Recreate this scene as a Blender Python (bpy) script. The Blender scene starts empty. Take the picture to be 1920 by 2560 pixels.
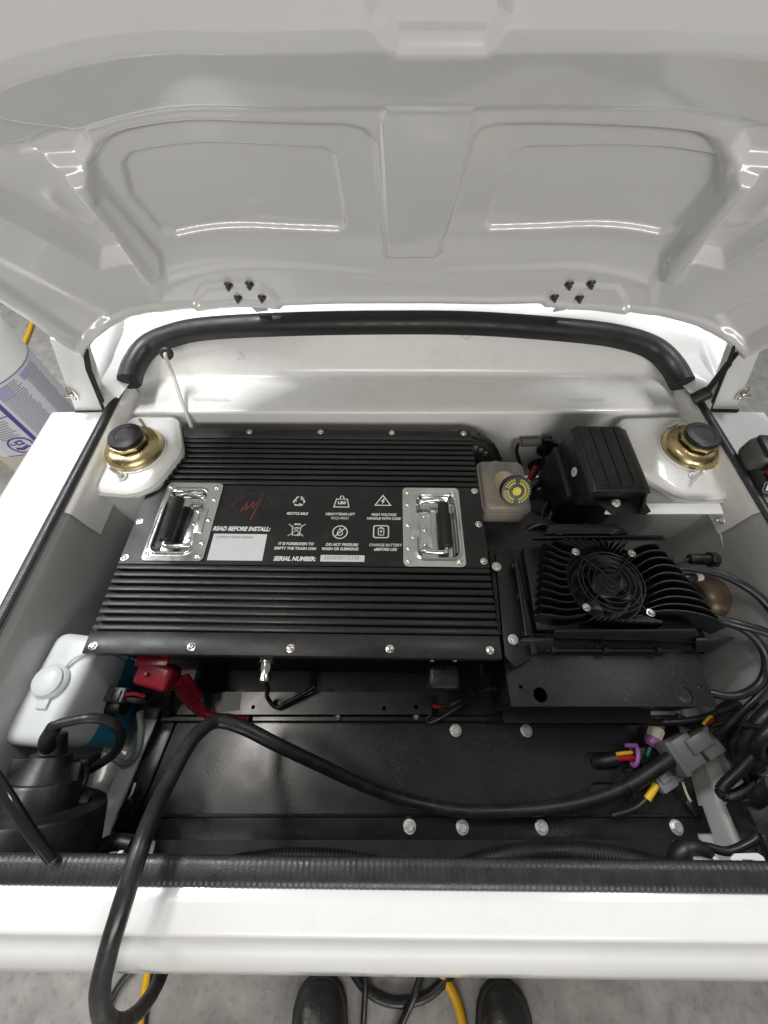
import bpy, bmesh, math, random
import numpy as np
from mathutils import Vector, Matrix, Euler
random.seed(7)
R = math.radians
D = bpy.data
SC = bpy.context.scene
COL = SC.collection

# ------------------------------------------------------------------ camera
CAM_Z, PITCH, FPX = 1.40, R(58), 995.0          # metres, below horizontal, focal length for a 1920x2560 frame
cam_d = D.cameras.new('camera'); cam = D.objects.new('camera', cam_d); COL.objects.link(cam)
cam.location = (0, 0, CAM_Z); cam.rotation_euler = (R(90) - PITCH, 0, 0)
cam_d.sensor_fit = 'VERTICAL'; cam_d.sensor_height = 36; cam_d.lens = 36 * FPX / 2560
cam_d.clip_start = 0.02; cam_d.clip_end = 100
SC.camera = cam
# ------------------------------------------------------------------ world, lamps of the workshop and added fill lights
w = D.worlds.new('World'); SC.world = w; w.use_nodes = True
bg = w.node_tree.nodes['Background']; bg.inputs[0].default_value = (1.0, 0.985, 0.96, 1); bg.inputs[1].default_value = 0.20
def area(name, loc, target, sx, sy, power, col=(1, .98, .95)):
    l = D.lights.new(name, 'AREA'); l.shape = 'RECTANGLE'; l.size = sx; l.size_y = sy; l.energy = power; l.color = col
    o = D.objects.new(name, l); COL.objects.link(o); o.location = loc
    o.rotation_euler = (Vector(target) - Vector(loc)).to_track_quat('-Z', 'Y').to_euler()
    return o
area('ceiling_or_fill_light', (-1.15, 1.35, 3.1), (-1.0, 0.9, 0.0), 0.26, 0.8, 76, (0.97, .985, 1))
area('ceiling_or_fill_light', (1.55, 1.35, 3.1), (1.3, 0.9, 0.0), 0.30, 1.2, 31, (0.97, .985, 1))
area('ceiling_or_fill_light', (-3.2, 0.9, 3.1), (-2.6, 0.9, 0.0), 0.30, 2.4, 70, (0.97, .985, 1))  # unseen light added to brighten the floor at left
area('ceiling_or_fill_light', (-0.90, 0.15, 3.1), (-0.9, 0.15, 0.0), 0.22, 0.7, 13, (1, .95, .88))
for yl in (-2.9, -4.0, -5.1):
    area('ceiling_or_fill_light', (0.30, yl, 2.45), (0.1, 0.4, 1.0), 2.8, 0.60, 24 + 8 * (-yl - 2), (1, .975, .94))  # unseen fill strips added low in front to brighten the hood underside
vs = SC.view_settings; vs.view_transform = 'Standard'; vs.look = 'None'; vs.exposure = -0.20; vs.gamma = 1
SC.cycles.max_bounces = 8

# ------------------------------------------------------------------ measuring helpers
cp, sp = math.cos(PITCH), math.sin(PITCH)
def ray(u, v):
    a = (u - 960) / FPX; b = (1280 - v) / FPX
    return Vector((a, cp + b * sp, -sp + b * cp))
def P(u, v, z):                       # a measured point at height z
    d = ray(u, v); t = (z - CAM_Z) / d.z
    return Vector((d.x * t, d.y * t, z))
def PYp(u, v, y):                     # a measured point on the upright plane at distance y
    d = ray(u, v); t = y / d.y
    return Vector((d.x * t, y, CAM_Z + d.z * t))

# ------------------------------------------------------------------ materials
def mat(name, col, rough=.5, metal=0, coat=0, var=.0, vscale=8, bump=0, bscale=200, rvar=.0, spec=.5, dust=0, dustcol=(.35, .33, .3), dscale=60, alpha_mix=0, bdist=.001, sss=0, specks=0, sscale=260):
    m = D.materials.new(name); m.use_nodes = True
    nt = m.node_tree; N = nt.nodes; L = nt.links
    b = N['Principled BSDF']
    b.inputs['Base Color'].default_value = (*col, 1); b.inputs['Roughness'].default_value = rough
    b.inputs['Metallic'].default_value = metal; b.inputs['Coat Weight'].default_value = coat
    b.inputs['Coat Roughness'].default_value = .06; b.inputs['Specular IOR Level'].default_value = spec
    if sss: b.inputs['Subsurface Weight'].default_value = sss; b.inputs['Subsurface Radius'].default_value = (.02, .02, .02)
    tc = N.new('ShaderNodeTexCoord')
    out = None
    if var or rvar:
        n = N.new('ShaderNodeTexNoise'); n.inputs['Scale'].default_value = vscale; n.inputs['Detail'].default_value = 6
        L.new(tc.outputs['Object'], n.inputs['Vector'])
        if var:
            mx = N.new('ShaderNodeMix'); mx.data_type = 'RGBA'
            mx.inputs[6].default_value = (*[c * (1 - var) for c in col], 1); mx.inputs[7].default_value = (*[min(1, c * (1 + var)) for c in col], 1)
            L.new(n.outputs['Fac'], mx.inputs[0]); out = mx.outputs[2]
        if rvar:
            mr = N.new('ShaderNodeMapRange'); mr.inputs[1].default_value = .3; mr.inputs[2].default_value = .7
            mr.inputs[3].default_value = max(.02, rough - rvar); mr.inputs[4].default_value = min(1, rough + rvar)
            L.new(n.outputs['Fac'], mr.inputs[0]); L.new(mr.outputs[0], b.inputs['Roughness'])
    if dust:
        n2 = N.new('ShaderNodeTexNoise'); n2.inputs['Scale'].default_value = dscale; n2.inputs['Detail'].default_value = 9; n2.inputs['Roughness'].default_value = .75
        L.new(tc.outputs['Object'], n2.inputs['Vector'])
        mr2 = N.new('ShaderNodeMapRange'); mr2.inputs[1].default_value = .5; mr2.inputs[2].default_value = .85; mr2.inputs[4].default_value = dust
        L.new(n2.outputs['Fac'], mr2.inputs[0])
        mx2 = N.new('ShaderNodeMix'); mx2.data_type = 'RGBA'; mx2.inputs[7].default_value = (*dustcol, 1)
        L.new(mr2.outputs[0], mx2.inputs[0])
        if out: L.new(out, mx2.inputs[6])
        else: mx2.inputs[6].default_value = (*col, 1)
        out = mx2.outputs[2]
    if specks:
        vo = N.new('ShaderNodeTexVoronoi'); vo.inputs['Scale'].default_value = sscale; L.new(tc.outputs['Object'], vo.inputs['Vector'])
        nz = N.new('ShaderNodeTexNoise'); nz.inputs['Scale'].default_value = 14; nz.inputs['Detail'].default_value = 3; L.new(tc.outputs['Object'], nz.inputs['Vector'])
        th = N.new('ShaderNodeMapRange'); th.inputs[1].default_value = .36; th.inputs[2].default_value = .70; th.inputs[3].default_value = 0; th.inputs[4].default_value = specks; L.new(nz.outputs['Fac'], th.inputs[0])
        lt = N.new('ShaderNodeMath'); lt.operation = 'LESS_THAN'; L.new(vo.outputs['Distance'], lt.inputs[0]); L.new(th.outputs[0], lt.inputs[1])
        mx3 = N.new('ShaderNodeMix'); mx3.data_type = 'RGBA'; mx3.inputs[7].default_value = (.45, .44, .42, 1); L.new(lt.outputs[0], mx3.inputs[0])
        if out: L.new(out, mx3.inputs[6])
        else: mx3.inputs[6].default_value = (*col, 1)
        out = mx3.outputs[2]
    if out: L.new(out, b.inputs['Base Color'])
    if bump:
        n3 = N.new('ShaderNodeTexNoise'); n3.inputs['Scale'].default_value = bscale; n3.inputs['Detail'].default_value = 3
        L.new(tc.outputs['Object'], n3.inputs['Vector'])
        bp = N.new('ShaderNodeBump'); bp.inputs['Strength'].default_value = bump; bp.inputs['Distance'].default_value = bdist
        L.new(n3.outputs['Fac'], bp.inputs['Height']); L.new(bp.outputs[0], b.inputs['Normal'])
    if alpha_mix:
        tr = N.new('ShaderNodeBsdfTransparent'); ms = N.new('ShaderNodeMixShader'); ms.inputs[0].default_value = alpha_mix
        L.new(b.outputs[0], ms.inputs[1]); L.new(tr.outputs[0], ms.inputs[2])
        L.new(ms.outputs[0], N['Material Output'].inputs['Surface'])
    return m
M = dict(
    paint=mat('white_paint', (.77, .768, .755), .25, coat=.7, var=.03, vscale=5, rvar=.08, dust=.16, dustcol=(.40, .38, .35), dscale=34),
    hoodpaint=mat('hood_white_paint', (.79, .785, .765), .16, coat=1, var=.03, vscale=4, rvar=.09, bump=.05, bscale=11, bdist=.004, dust=.10, dustcol=(.5, .48, .45), dscale=18),
    wallshade=mat('bay_wall_shade_grey', (.38, .383, .375), .30, coat=.5, var=.10, vscale=7, rvar=.1, bump=.3, bscale=45, bdist=.001, dust=.4, dustcol=(.24, .23, .21), dscale=14),  # walls are white paint; their shade is put into this grey base
    baypaint=mat('bay_paint', (.76, .752, .725), .30, coat=.4, var=.05, vscale=9, rvar=.08, bump=.25, bscale=90, bdist=.0006, dust=.25, dustcol=(.42, .40, .36), dscale=16),
    pan=mat('pan_paint', (.66, .655, .63), .32, coat=.3, var=.15, vscale=12, rvar=.12, bump=.35, bscale=60, bdist=.001, dust=.5, dustcol=(.22, .2, .17), dscale=22),
    anod=mat('black_anodised', (.012, .012, .0125), .36, var=.15, vscale=30, rvar=.08, bump=.15, bscale=900, bdist=.0002, dust=.10, dscale=120),
    panel=mat('black_panel', (.008, .008, .0082), .36, var=.1, vscale=14, rvar=.1, bump=.1, bscale=1200, bdist=.0002, dust=.08, dscale=50),
    boxblack=mat('black_case', (.009, .009, .009), .5, var=.2, vscale=20, rvar=.1),
    satin=mat('black_satin_steel', (.013, .013, .0135), .27, specks=.13, sscale=420, var=.25, vscale=9, rvar=.10, dust=.18, dustcol=(.08, .076, .07), dscale=70, bump=.06, bscale=30, bdist=.0006),
    cast=mat('black_cast', (.009, .009, .0093), .46, var=.15, vscale=40, rvar=.08, bump=.2, bscale=700, bdist=.0003),
    rubber=mat('black_rubber', (.010, .010, .0105), .48, var=.2, vscale=25, rvar=.12, bump=.15, bscale=300, bdist=.0004, dust=.2, dustcol=(.08, .078, .075), dscale=40),
    trim=mat('grey_rubber_trim', (.020, .0205, .023), .38, var=.25, vscale=60, rvar=.1, bump=.4, bscale=500, bdist=.0006),
    plastic=mat('black_plastic', (.009, .009, .009), .4, var=.15, vscale=30, rvar=.1, bump=.1, bscale=400, bdist=.0003, dust=.12, dscale=70),
    gloss=mat('gloss_black', (.012, .012, .013), .12),
    cable=mat('cable_jacket', (.014, .014, .015), .40, var=.3, vscale=40, rvar=.16, dust=.55, dustcol=(.075, .074, .07), dscale=45, bump=.15, bscale=180, bdist=.0005),
    chrome=mat('chrome', (.72, .72, .71), .20, 1, var=.08, vscale=25, rvar=.06),
    screw=mat('nickel_screw', (.78, .76, .70), .22, 1, rvar=.1, vscale=300),
    zinc=mat('zinc_bolt', (.74, .74, .72), .46, .85, var=.15, vscale=200, rvar=.1),
    darksteel=mat('dark_steel', (.16, .155, .15), .4, 1, var=.3, vscale=120),
    gold=mat('yellow_zinc', (.56, .46, .25), .28, 1, var=.30, vscale=40, rvar=.12, dust=.35, dustcol=(.16, .12, .07), dscale=60),
    tank=mat('white_polyethylene', (.74, .765, .775), .38, var=.03, vscale=10, alpha_mix=.10, sss=.2, bump=.15, bscale=40, bdist=.001),
    tankcap=mat('milky_cap', (.74, .765, .775), .3, alpha_mix=.22, sss=.2),
    fluid=mat('blue_washer_fluid', (.02, .24, .38), .35, var=.15, vscale=10),
    resv=mat('milky_reservoir', (.33, .325, .30), .30, var=.10, vscale=20, alpha_mix=.45, bump=.2, bscale=50, bdist=.001),
    amber=mat('amber_fluid', (.42, .25, .09), .3, var=.2, vscale=30),
    tan=mat('tan_plastic', (.62, .50, .32), .35, var=.15, vscale=30),
    red=mat('red_vinyl', (.19, .007, .018), .28, var=.12, vscale=30, bump=.1, bscale=120, bdist=.0008),
    redwire=mat('red_wire', (.38, .012, .02), .35),
    yellowwire=mat('yellow_wire', (.80, .50, .03), .4),
    greenwire=mat('green_wire', (.01, .16, .11), .4),
    purple=mat('purple_clip', (.36, .13, .40), .35, var=.1, vscale=100),
    cream=mat('cream_connector', (.72, .69, .55), .4),
    greyconn=mat('grey_connector', (.115, .113, .112), .42, var=.12, vscale=60, bump=.15, bscale=300, bdist=.0004),
    greyconn2=mat('light_grey_connector', (.21, .22, .23), .42, var=.1, vscale=60),
    white=mat('white_print', (.82, .82, .80), .5),
    sticker=mat('white_sticker', (.74, .75, .77), .38, var=.05, vscale=40),
    greyink=mat('grey_ink', (.22, .22, .24), .6),
    redink=mat('faded_red_ink', (.22, .035, .028), .5),
    redink2=mat('dark_red_ink', (.09, .035, .035), .5),
    scuff=mat('scuffed_paint', (.52, .50, .47), .6),
    stamp=mat('stamp_ink', (.36, .345, .32), .5),
    capyellow=mat('yellow_print', (.66, .58, .05), .5, var=.15, vscale=300),
    whitebr=mat('white_bracket', (.80, .80, .79), .3, coat=.3),
    floor=mat('polished_concrete', (.31, .30, .28), .36, var=.42, vscale=14, rvar=.16, bump=.35, bscale=60, bdist=.002, dust=1, dustcol=(.12, .105, .09), dscale=34, specks=.10, sscale=60),
    yellowcord=mat('yellow_cord', (.78, .42, .01), .38, var=.1, vscale=30),
    leather=mat('black_leather', (.034, .033, .031), .42, var=.4, vscale=14, rvar=.15, bump=.6, bscale=90, bdist=.002, dust=.8, dustcol=(.20, .19, .18), dscale=26),
    sole=mat('boot_sole', (.03, .028, .026), .7, var=.3, vscale=40),
    denim=mat('dark_trousers', (.02, .021, .025), .85, var=.2, vscale=80),
    rust=mat('rusty_steel', (.20, .15, .10), .42, metal=.55, var=.55, vscale=22, rvar=.15, dust=.7, dustcol=(.06, .04, .03), dscale=9),
    jug=mat('jug_white', (.80, .80, .78), .35, var=.02, vscale=6),
    jugbeige=mat('jug_cream_band', (.66, .60, .50), .4),
    label=mat('label_paper', (.74, .74, .80), .4),
    purpleink=mat('purple_ink', (.10, .07, .32), .45),
    lilacink=mat('lilac_ink', (.42, .42, .62), .45),
    inkgrey=mat('small_print_ink', (.33, .33, .38), .5),
    toolgrey=mat('tool_grey', (.09, .09, .085), .5, var=.1, vscale=60, bump=.2, bscale=400, bdist=.0004),
    toolred=mat('tool_red', (.45, .012, .015), .35),
    toolblack=mat('tool_black', (.014, .014, .015), .4),
    hose=mat('clear_hose', (.66, .64, .56), .25, alpha_mix=.25),
    greenhose=mat('pale_green_hose', (.30, .36, .32), .3, alpha_mix=.25),
    sealant=mat('black_sealant', (.012, .012, .012), .75, bump=.5, bscale=150, bdist=.002),
    grille=mat('silver_grille', (.35, .35, .34), .4, metal=.6),
)

# ------------------------------------------------------------------ mesh helpers
class MB:
    def __init__(s): s.v = []; s.f = []
    def add(s, vs_, fs, T=None):
        n = len(s.v)
        s.v += [tuple(T @ Vector(p)) if T else tuple(p) for p in vs_]
        s.f += [tuple(i + n for i in f) for f in fs]
        return s
    def addm(s, o, T=None): return s.add(o.v, o.f, T)
def from_bm(bm):
    m = MB(); bm.verts.index_update()
    m.v = [tuple(v.co) for v in bm.verts]; m.f = [tuple(v.index for v in f.verts) for f in bm.faces]; bm.free(); return m
def box(c, s, bev=0, seg=2, rz=0, rot=None):
    bm = bmesh.new(); bmesh.ops.create_cube(bm, size=1)
    bmesh.ops.scale(bm, vec=s, verts=bm.verts)
    if bev: bmesh.ops.bevel(bm, geom=bm.edges[:], offset=bev, segments=seg, profile=.5, affect='EDGES')
    T = Matrix.Translation(c) @ (rot.to_matrix().to_4x4() if rot else Matrix.Rotation(rz, 4, 'Z'))
    bmesh.ops.transform(bm, matrix=T, verts=bm.verts); return from_bm(bm)
def hexa(bot, top, bev=0, seg=2):      # 4 bottom + 4 top points
    bm = bmesh.new(); a = [bm.verts.new(p) for p in bot]; b = [bm.verts.new(p) for p in top]
    n = len(a)
    bm.faces.new(a[::-1]); bm.faces.new(b)
    for i in range(n): bm.faces.new((a[i], a[(i + 1) % n], b[(i + 1) % n], b[i]))
    bmesh.ops.recalc_face_normals(bm, faces=bm.faces)
    if bev: bmesh.ops.bevel(bm, geom=bm.edges[:], offset=bev, segments=seg, profile=.5, affect='EDGES')
    return from_bm(bm)
def prism(poly, z0, z1, bev=0, seg=2):
    return hexa([(p[0], p[1], z0) for p in poly], [(p[0], p[1], z1) for p in poly], bev, seg)
def lathe(prof, n=32, T=None, cap0=True, cap1=True):
    m = MB(); vs_, fs = [], []
    for r, z in prof:
        for k in range(n):
            a = 2 * math.pi * k / n; vs_.append((r * math.cos(a), r * math.sin(a), z))
    for i in range(len(prof) - 1):
        for k in range(n):
            fs.append((i * n + k, i * n + (k + 1) % n, (i + 1) * n + (k + 1) % n, (i + 1) * n + k))
    if cap0: fs.append(tuple(range(n))[::-1])
    if cap1: fs.append(tuple((len(prof) - 1) * n + k for k in range(n)))
    return m.add(vs_, fs, T)
def axisT(p, d):                       # z axis of a lathe along d, at p
    return Matrix.Translation(p) @ Vector(d).to_track_quat('Z', 'Y').to_matrix().to_4x4()
def smooth_path(pts, n=10, closed=False):
    pts = [Vector(p) for p in pts]; out = []
    m = len(pts)
    rng = range(m) if closed else range(m - 1)
    for i in rng:
        if closed: p0, p1, p2, p3 = pts[i - 1], pts[i], pts[(i + 1) % m], pts[(i + 2) % m]
        else:
            p1, p2 = pts[i], pts[i + 1]
            p0 = pts[i - 1] if i else p1 + (p1 - p2); p3 = pts[i + 2] if i + 2 < m else p2 + (p2 - p1)
        for k in range(n):
            t = k / n
            out.append(.5 * ((2 * p1) + (p2 - p0) * t + (2 * p0 - 5 * p1 + 4 * p2 - p3) * t * t + (3 * p1 - p0 - 3 * p2 + p3) * t ** 3))
    if not closed: out.append(pts[-1])
    return out
def resample(path, step):
    out = [path[0].copy()]; acc = 0
    for a, b in zip(path, path[1:]):
        L = (b - a).length; d = step - acc
        while d <= L:
            out.append(a.lerp(b, d / L)); d += step
        acc = L - (d - step)
    return out
def sweep(path, section, closed=False, up=None, scale=None):   # section: list of (a,b); a along side, b along 'up'
    m = MB(); n = len(path); k = len(section); vs_, fs = [], []
    nrm = None
    for i, p in enumerate(path):
        t = (path[(i + 1) % n] - path[i - 1]) if (closed or 0 < i < n - 1) else (path[1] - path[0] if i == 0 else path[-1] - path[-2])
        t = t.normalized()
        if up is not None: nrm = (Vector(up) - t * t.dot(Vector(up))).normalized()
        elif nrm is None:
            a = Vector((0, 0, 1)) if abs(t.z) < .9 else Vector((1, 0, 0)); nrm = (a - t * t.dot(a)).normalized()
        else: nrm = (nrm - t * t.dot(nrm)).normalized()
        side = t.cross(nrm); sc = scale(i) if scale else 1
        for a, b in section: vs_.append(p + side * a * sc + nrm * b * sc)
    for i in range(n if closed else n - 1):
        j = (i + 1) % n
        for q in range(k): fs.append((i * k + q, i * k + (q + 1) % k, j * k + (q + 1) % k, j * k + q))
    if not closed: fs += [tuple(range(k))[::-1], tuple((n - 1) * k + q for q in range(k))]
    return m.add(vs_, fs)
def circ(r, n=12): return [(r * math.cos(2 * math.pi * k / n), r * math.sin(2 * math.pi * k / n)) for k in range(n)]
def tube(pts, r, n=12, sub=8, closed=False): return sweep(smooth_path(pts, sub, closed), circ(r, n), closed)
def corrugated(pts, r, pitch=.004, depth=.13, n=12):
    path = resample(smooth_path(pts, 40), pitch / 4)
    pat = [1, 1, 1 - depth, 1 - depth]
    return sweep(path, circ(r, n), scale=lambda i: pat[i % 4])
def loft(rows, close=False):
    m = MB(); k = len(rows[0]); vs_ = [p for r_ in rows for p in r_]; fs = []
    for i in range(len(rows) - 1):
        for q in range(k - 1): fs.append((i * k + q, i * k + q + 1, (i + 1) * k + q + 1, (i + 1) * k + q))
    return m.add(vs_, fs)
def mesh(mb, name, smooth=True, angle=38, recalc=True):
    me = D.meshes.new(name); me.from_pydata([tuple(p) for p in mb.v], [], mb.f); me.validate()
    if recalc:
        bm = bmesh.new(); bm.from_mesh(me); bmesh.ops.recalc_face_normals(bm, faces=bm.faces); bm.to_mesh(me); bm.free()
    if smooth:
        me.polygons.foreach_set('use_smooth', [True] * len(me.polygons)); me.set_sharp_from_angle(angle=R(angle))
    return me
def obj(name, mb, m, parent=None, smooth=True, angle=38, label=None, cat=None, group=None, kind=None, recalc=True):
    me = mb if isinstance(mb, bpy.types.Mesh) else mesh(mb, name, smooth, angle, recalc)
    if not me.materials: me.materials.append(M[m])
    o = D.objects.new(name, me); COL.objects.link(o)
    if parent: o.parent = parent
    tag(o, label, cat, group, kind); return o
def tag(o, label=None, cat=None, group=None, kind=None):
    if label: o['label'] = label
    if cat: o['category'] = cat
    if group: o['group'] = group
    if kind: o['kind'] = kind
    return o
def thing(name, label, cat, loc=(0, 0, 0), rz=0, group=None, rot=None):
    o = D.objects.new(name, None); COL.objects.link(o); o.location = loc; o.rotation_euler = rot if rot else (0, 0, rz); o.empty_display_size = .02
    return tag(o, label, cat, group)
def solid(mb, thick, direction=(0, 0, -1)):   # give a sheet thickness
    d = Vector(direction) * thick; n = len(mb.v); m = MB()
    m.v = list(mb.v) + [tuple(Vector(p) + d) for p in mb.v]; m.f = list(mb.f) + [tuple(i + n for i in f[::-1]) for f in mb.f]
    cnt = {}
    for f in mb.f:
        for a, b in zip(f, f[1:] + f[:1]): cnt[(a, b)] = cnt.get((a, b), 0) + 1
    for (a, b) in list(cnt):
        if (b, a) not in cnt: m.f.append((b, a, a + n, b + n))
    return m
def stroke(pts, wd, closed=False, z=0):    # flat ribbon
    n = len(pts); m = MB(); vs_, fs = [], []
    for i in range(n):
        p = Vector(pts[i][:2])
        a = Vector(pts[i - 1][:2]) if (closed or i) else None; b = Vector(pts[(i + 1) % n][:2]) if (closed or i < n - 1) else None
        t1 = (p - a).normalized() if a is not None else (b - p).normalized(); t2 = (b - p).normalized() if b is not None else t1
        t = (t1 + t2); t = t.normalized() if t.length > 1e-6 else t1
        nn = Vector((-t.y, t.x)); k = min(2.2, 1 / max(.35, abs(nn.dot(Vector((-t1.y, t1.x))))))
        for s in (-1, 1): vs_.append((p.x + nn.x * wd / 2 * s * k, p.y + nn.y * wd / 2 * s * k, z))
    for i in range(n if closed else n - 1):
        j = (i + 1) % n; fs.append((2 * i, 2 * j, 2 * j + 1, 2 * i + 1))
    return m.add(vs_, fs)
def flat(poly, z=0): return MB().add([(p[0], p[1], z) for p in poly], [tuple(range(len(poly)))])
def arcpts(cx, cy, r, a0, a1, n=24): return [(cx + r * math.cos(R(a0 + (a1 - a0) * k / n)), cy + r * math.sin(R(a0 + (a1 - a0) * k / n))) for k in range(n + 1)]
def text_mesh(s, width=None, size=.01, bold=.0, shear=0., name='lettering'):
    def make(off):
        c = D.curves.new('t', 'FONT'); c.body = s; c.size = size; c.align_x = 'CENTER'; c.align_y = 'CENTER'; c.offset = off; c.shear = shear; c.resolution_u = 3
        o = D.objects.new('t', c); COL.objects.link(o)
        dg = bpy.context.evaluated_depsgraph_get(); m_ = D.meshes.new_from_object(o.evaluated_get(dg)); m_.name = name
        D.objects.remove(o); D.curves.remove(c); return m_
    ext = lambda m_: (max(v.co.y for v in m_.vertices) - min(v.co.y for v in m_.vertices), max(v.co.x for v in m_.vertices) - min(v.co.x for v in m_.vertices))
    me = make(0.); e0 = ext(me)
    if bold > 0:
        for k_ in (1, .5):
            m2 = make(bold * size * k_); e1 = ext(m2)
            if e1[0] < e0[0] + 3 * bold * size and e1[1] < e0[1] + 3 * bold * size: me = m2; break
    elif bold < 0: me = make(bold * size)
    if width:
        xs = [v.co.x for v in me.vertices]; k = width / max(1e-6, max(xs) - min(xs)); mid = (max(xs) + min(xs)) / 2
        for v in me.vertices: v.co.x = (v.co.x - mid) * k
    return me
def text(s, loc, width, height, m, parent, bold=.02, shear=0., rz=0, rot=None, name='lettering'):
    me = text_mesh(s, width, height / .72, bold, shear); me.materials.clear(); me.materials.append(M[m])
    o = D.objects.new(name, me); COL.objects.link(o); o.parent = parent; o.location = loc; o.rotation_euler = rot if rot else (0, 0, rz); return o
def link_copy(src, loc, parent=None, rz=None):
    o = src.copy(); COL.objects.link(o); o.location = loc
    if parent is not None: o.parent = parent
    if rz is not None: o.rotation_euler.z = rz
    return o
def C(pts): return [P(*p) for p in pts]

# hardware meshes that are shared
def screw_mb(r=.0048):
    m = lathe([(r * 1.25, 0), (r * 1.25, .0008), (r * .95, .001), (r * .95, .0018), (r * .85, .0028), (r * .5, .0036), (r * .42, .0036), (r * .38, .0022)], 20)
    for k in range(2): m.addm(box((0, 0, .0029), (r * 1.1, r * .22, .0014), rz=k * R(90)))
    return m
SCREW = mesh(screw_mb(), 'screw'); SCREW.materials.append(M['screw'])
def hexbolt_mb(r=.007, h=.005, stud=0):
    m = lathe([(r * 1.45, 0), (r * 1.45, .0010), (r * 1.36, .0016)], 24)
    m.addm(lathe([(r, .0012), (r, h * .9), (r * .9, h * 1.05), (r * .55, h * 1.05), (r * .5, h * .95)], 6))
    if stud: m.addm(lathe([(r * .5, h), (r * .5, h + stud * .8), (r * .38, h + stud)], 12))
    return m
BOLT = mesh(hexbolt_mb(.0072, .0062), 'bolt', angle=25); BOLT.materials.append(M['zinc'])
STUD = mesh(hexbolt_mb(.0065, .007, .022), 'stud_nut'); STUD.materials.append(M['zinc'])
NUT = mesh(hexbolt_mb(.0054, .006, .005), 'nut'); NUT.materials.append(M['darksteel'])
def put(me, name, loc, parent, rot=None):
    o = D.objects.new(name, me); COL.objects.link(o); o.location = loc; o.parent = parent
    if rot is not None: o.rotation_euler = rot
    return o

# ================================================================== SETTING: workshop floor
fl = MB().add([(-12, -10, 0), (12, -10, 0), (12, 12, 0), (-12, 12, 0)], [(0, 1, 2, 3)])
obj('floor', fl, 'floor', kind='structure', smooth=False)

# ================================================================== THE CAR
car = thing('car', 'white small car with its hood open over the front bay', 'car', (0, 0, 0))
RIM = .85
# --- rear of the bay: scuttle wall, stamped shelf, drop wall
SEALPX = [(322, 955), (336, 912), (368, 868), (420, 842), (510, 822), (700, 811), (960, 806), (1200, 809), (1450, 828), (1560, 845), (1632, 870), (1677, 910), (1707, 960)]
def seal_z(u): return .925 - .062 * min(1, abs((u - 1012) / 693)) ** 3
seal_pts = [P(u, v, seal_z(u)) for u, v in SEALPX]
creasepx = [(318, 988), (334, 967), (368, 951), (424, 944), (510, 940), (700, 938), (960, 937), (1200, 937), (1450, 938), (1560, 940), (1630, 945), (1680, 957), (1712, 978)]
frontpx = [(284, 1034), (305, 1033), (345, 1032), (424, 1031), (510, 1031), (700, 1031), (960, 1031), (1200, 1031), (1450, 1031), (1560, 1031), (1650, 1031), (1708, 1031), (1736, 1030)]
top_ = smooth_path(seal_pts, 5); cr = smooth_path([P(u, v, .822) for u, v in creasepx], 5); fr = smooth_path([P(u, v, .818) for u, v in frontpx], 5)
def mixrow(a, b, t): return [p.lerp(q, t) for p, q in zip(a, b)]
upper = [p + Vector((0, .012, .002)) for p in top_]
rows = [upper] + [mixrow(upper, cr, t) + [] for t in (.3, .6, .85)]
def quad_b(a, b, c, t): return [p.lerp(q, t).lerp(q.lerp(r_, t), t) for p, q, r_ in zip(a, b, c)]
pre, post = mixrow(upper, cr, .9), mixrow(cr, fr, .1)
rows += [quad_b(pre, cr, post, t) for t in (0, .25, .5, .75, 1)]
rows += [mixrow(cr, fr, t) for t in (.3, .6, .85)]
dn = [Vector((p.x, p.y + .004, .60)) for p in fr]
pre, post = mixrow(cr, fr, .95), mixrow(fr, dn, .03)
rows += [quad_b(pre, fr, post, t) for t in (0, .33, .66, 1)]
rows += [mixrow(fr, dn, t) for t in (.3, .7, 1)]
scuttle = obj('scuttle_panel', loft(rows), 'baypaint', car, angle=60)
for u, v in [(601, 893), (820, 899), (1120, 908), (1344, 906), (1168, 838)]:     # plugs pressed in the wall
    p = PYp(u, v, (upper[30].y + cr[30].y) / 2 - .004)
    obj('wall_plug', lathe([(.009, 0), (.009, .0015), (.0065, .003), (.006, .0015), (.001, .002)], 20, axisT(p, (0, -.98, .2))), 'baypaint', scuttle)
# stamped numbers on the shelf
st = text('*GV9L1A6S8KK001049*', P(527, 997, .8235), .078, .0062, 'stamp', scuttle, .0, rz=R(-.5))
st2 = text('*GV9L1A6S8KK001049*', P(1467, 999, .8235), .078, .0055, 'stamp', scuttle, -.005, rz=R(-.5))
# --- cowl outside the seal
cowlpx = [(268, 1034, .846), (240, 965, .885), (216, 895, .905), (290, 812, .905), (480, 772, .915), (700, 755, .93), (960, 748, .94), (1200, 750, .94), (1440, 768, .935), (1610, 795, .915), (1826, 880, .905), (1798, 965, .885), (1773, 1030, .846)]
ca = [p + Vector((0, .006, -.004)) for p in top_]; cb = smooth_path(C(cowlpx), 5); cc = [p + Vector((0, .25, .05)) for p in cb]
obj('cowl', loft([ca, mixrow(ca, cb, .5), cb, cc]), 'paint', car, angle=60)
# --- rubber seal
sec = [(.0, .021), (-.014, .017), (-.020, .005), (-.019, -.012), (-.008, -.018), (.008, -.018), (.019, -.012), (.020, .005), (.014, .017)]
seal_path = smooth_path(seal_pts, 14)
obj('rubber_seal', sweep(seal_path, sec, up=(0, -.35, 1)), 'rubber', car, angle=50)
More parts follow.
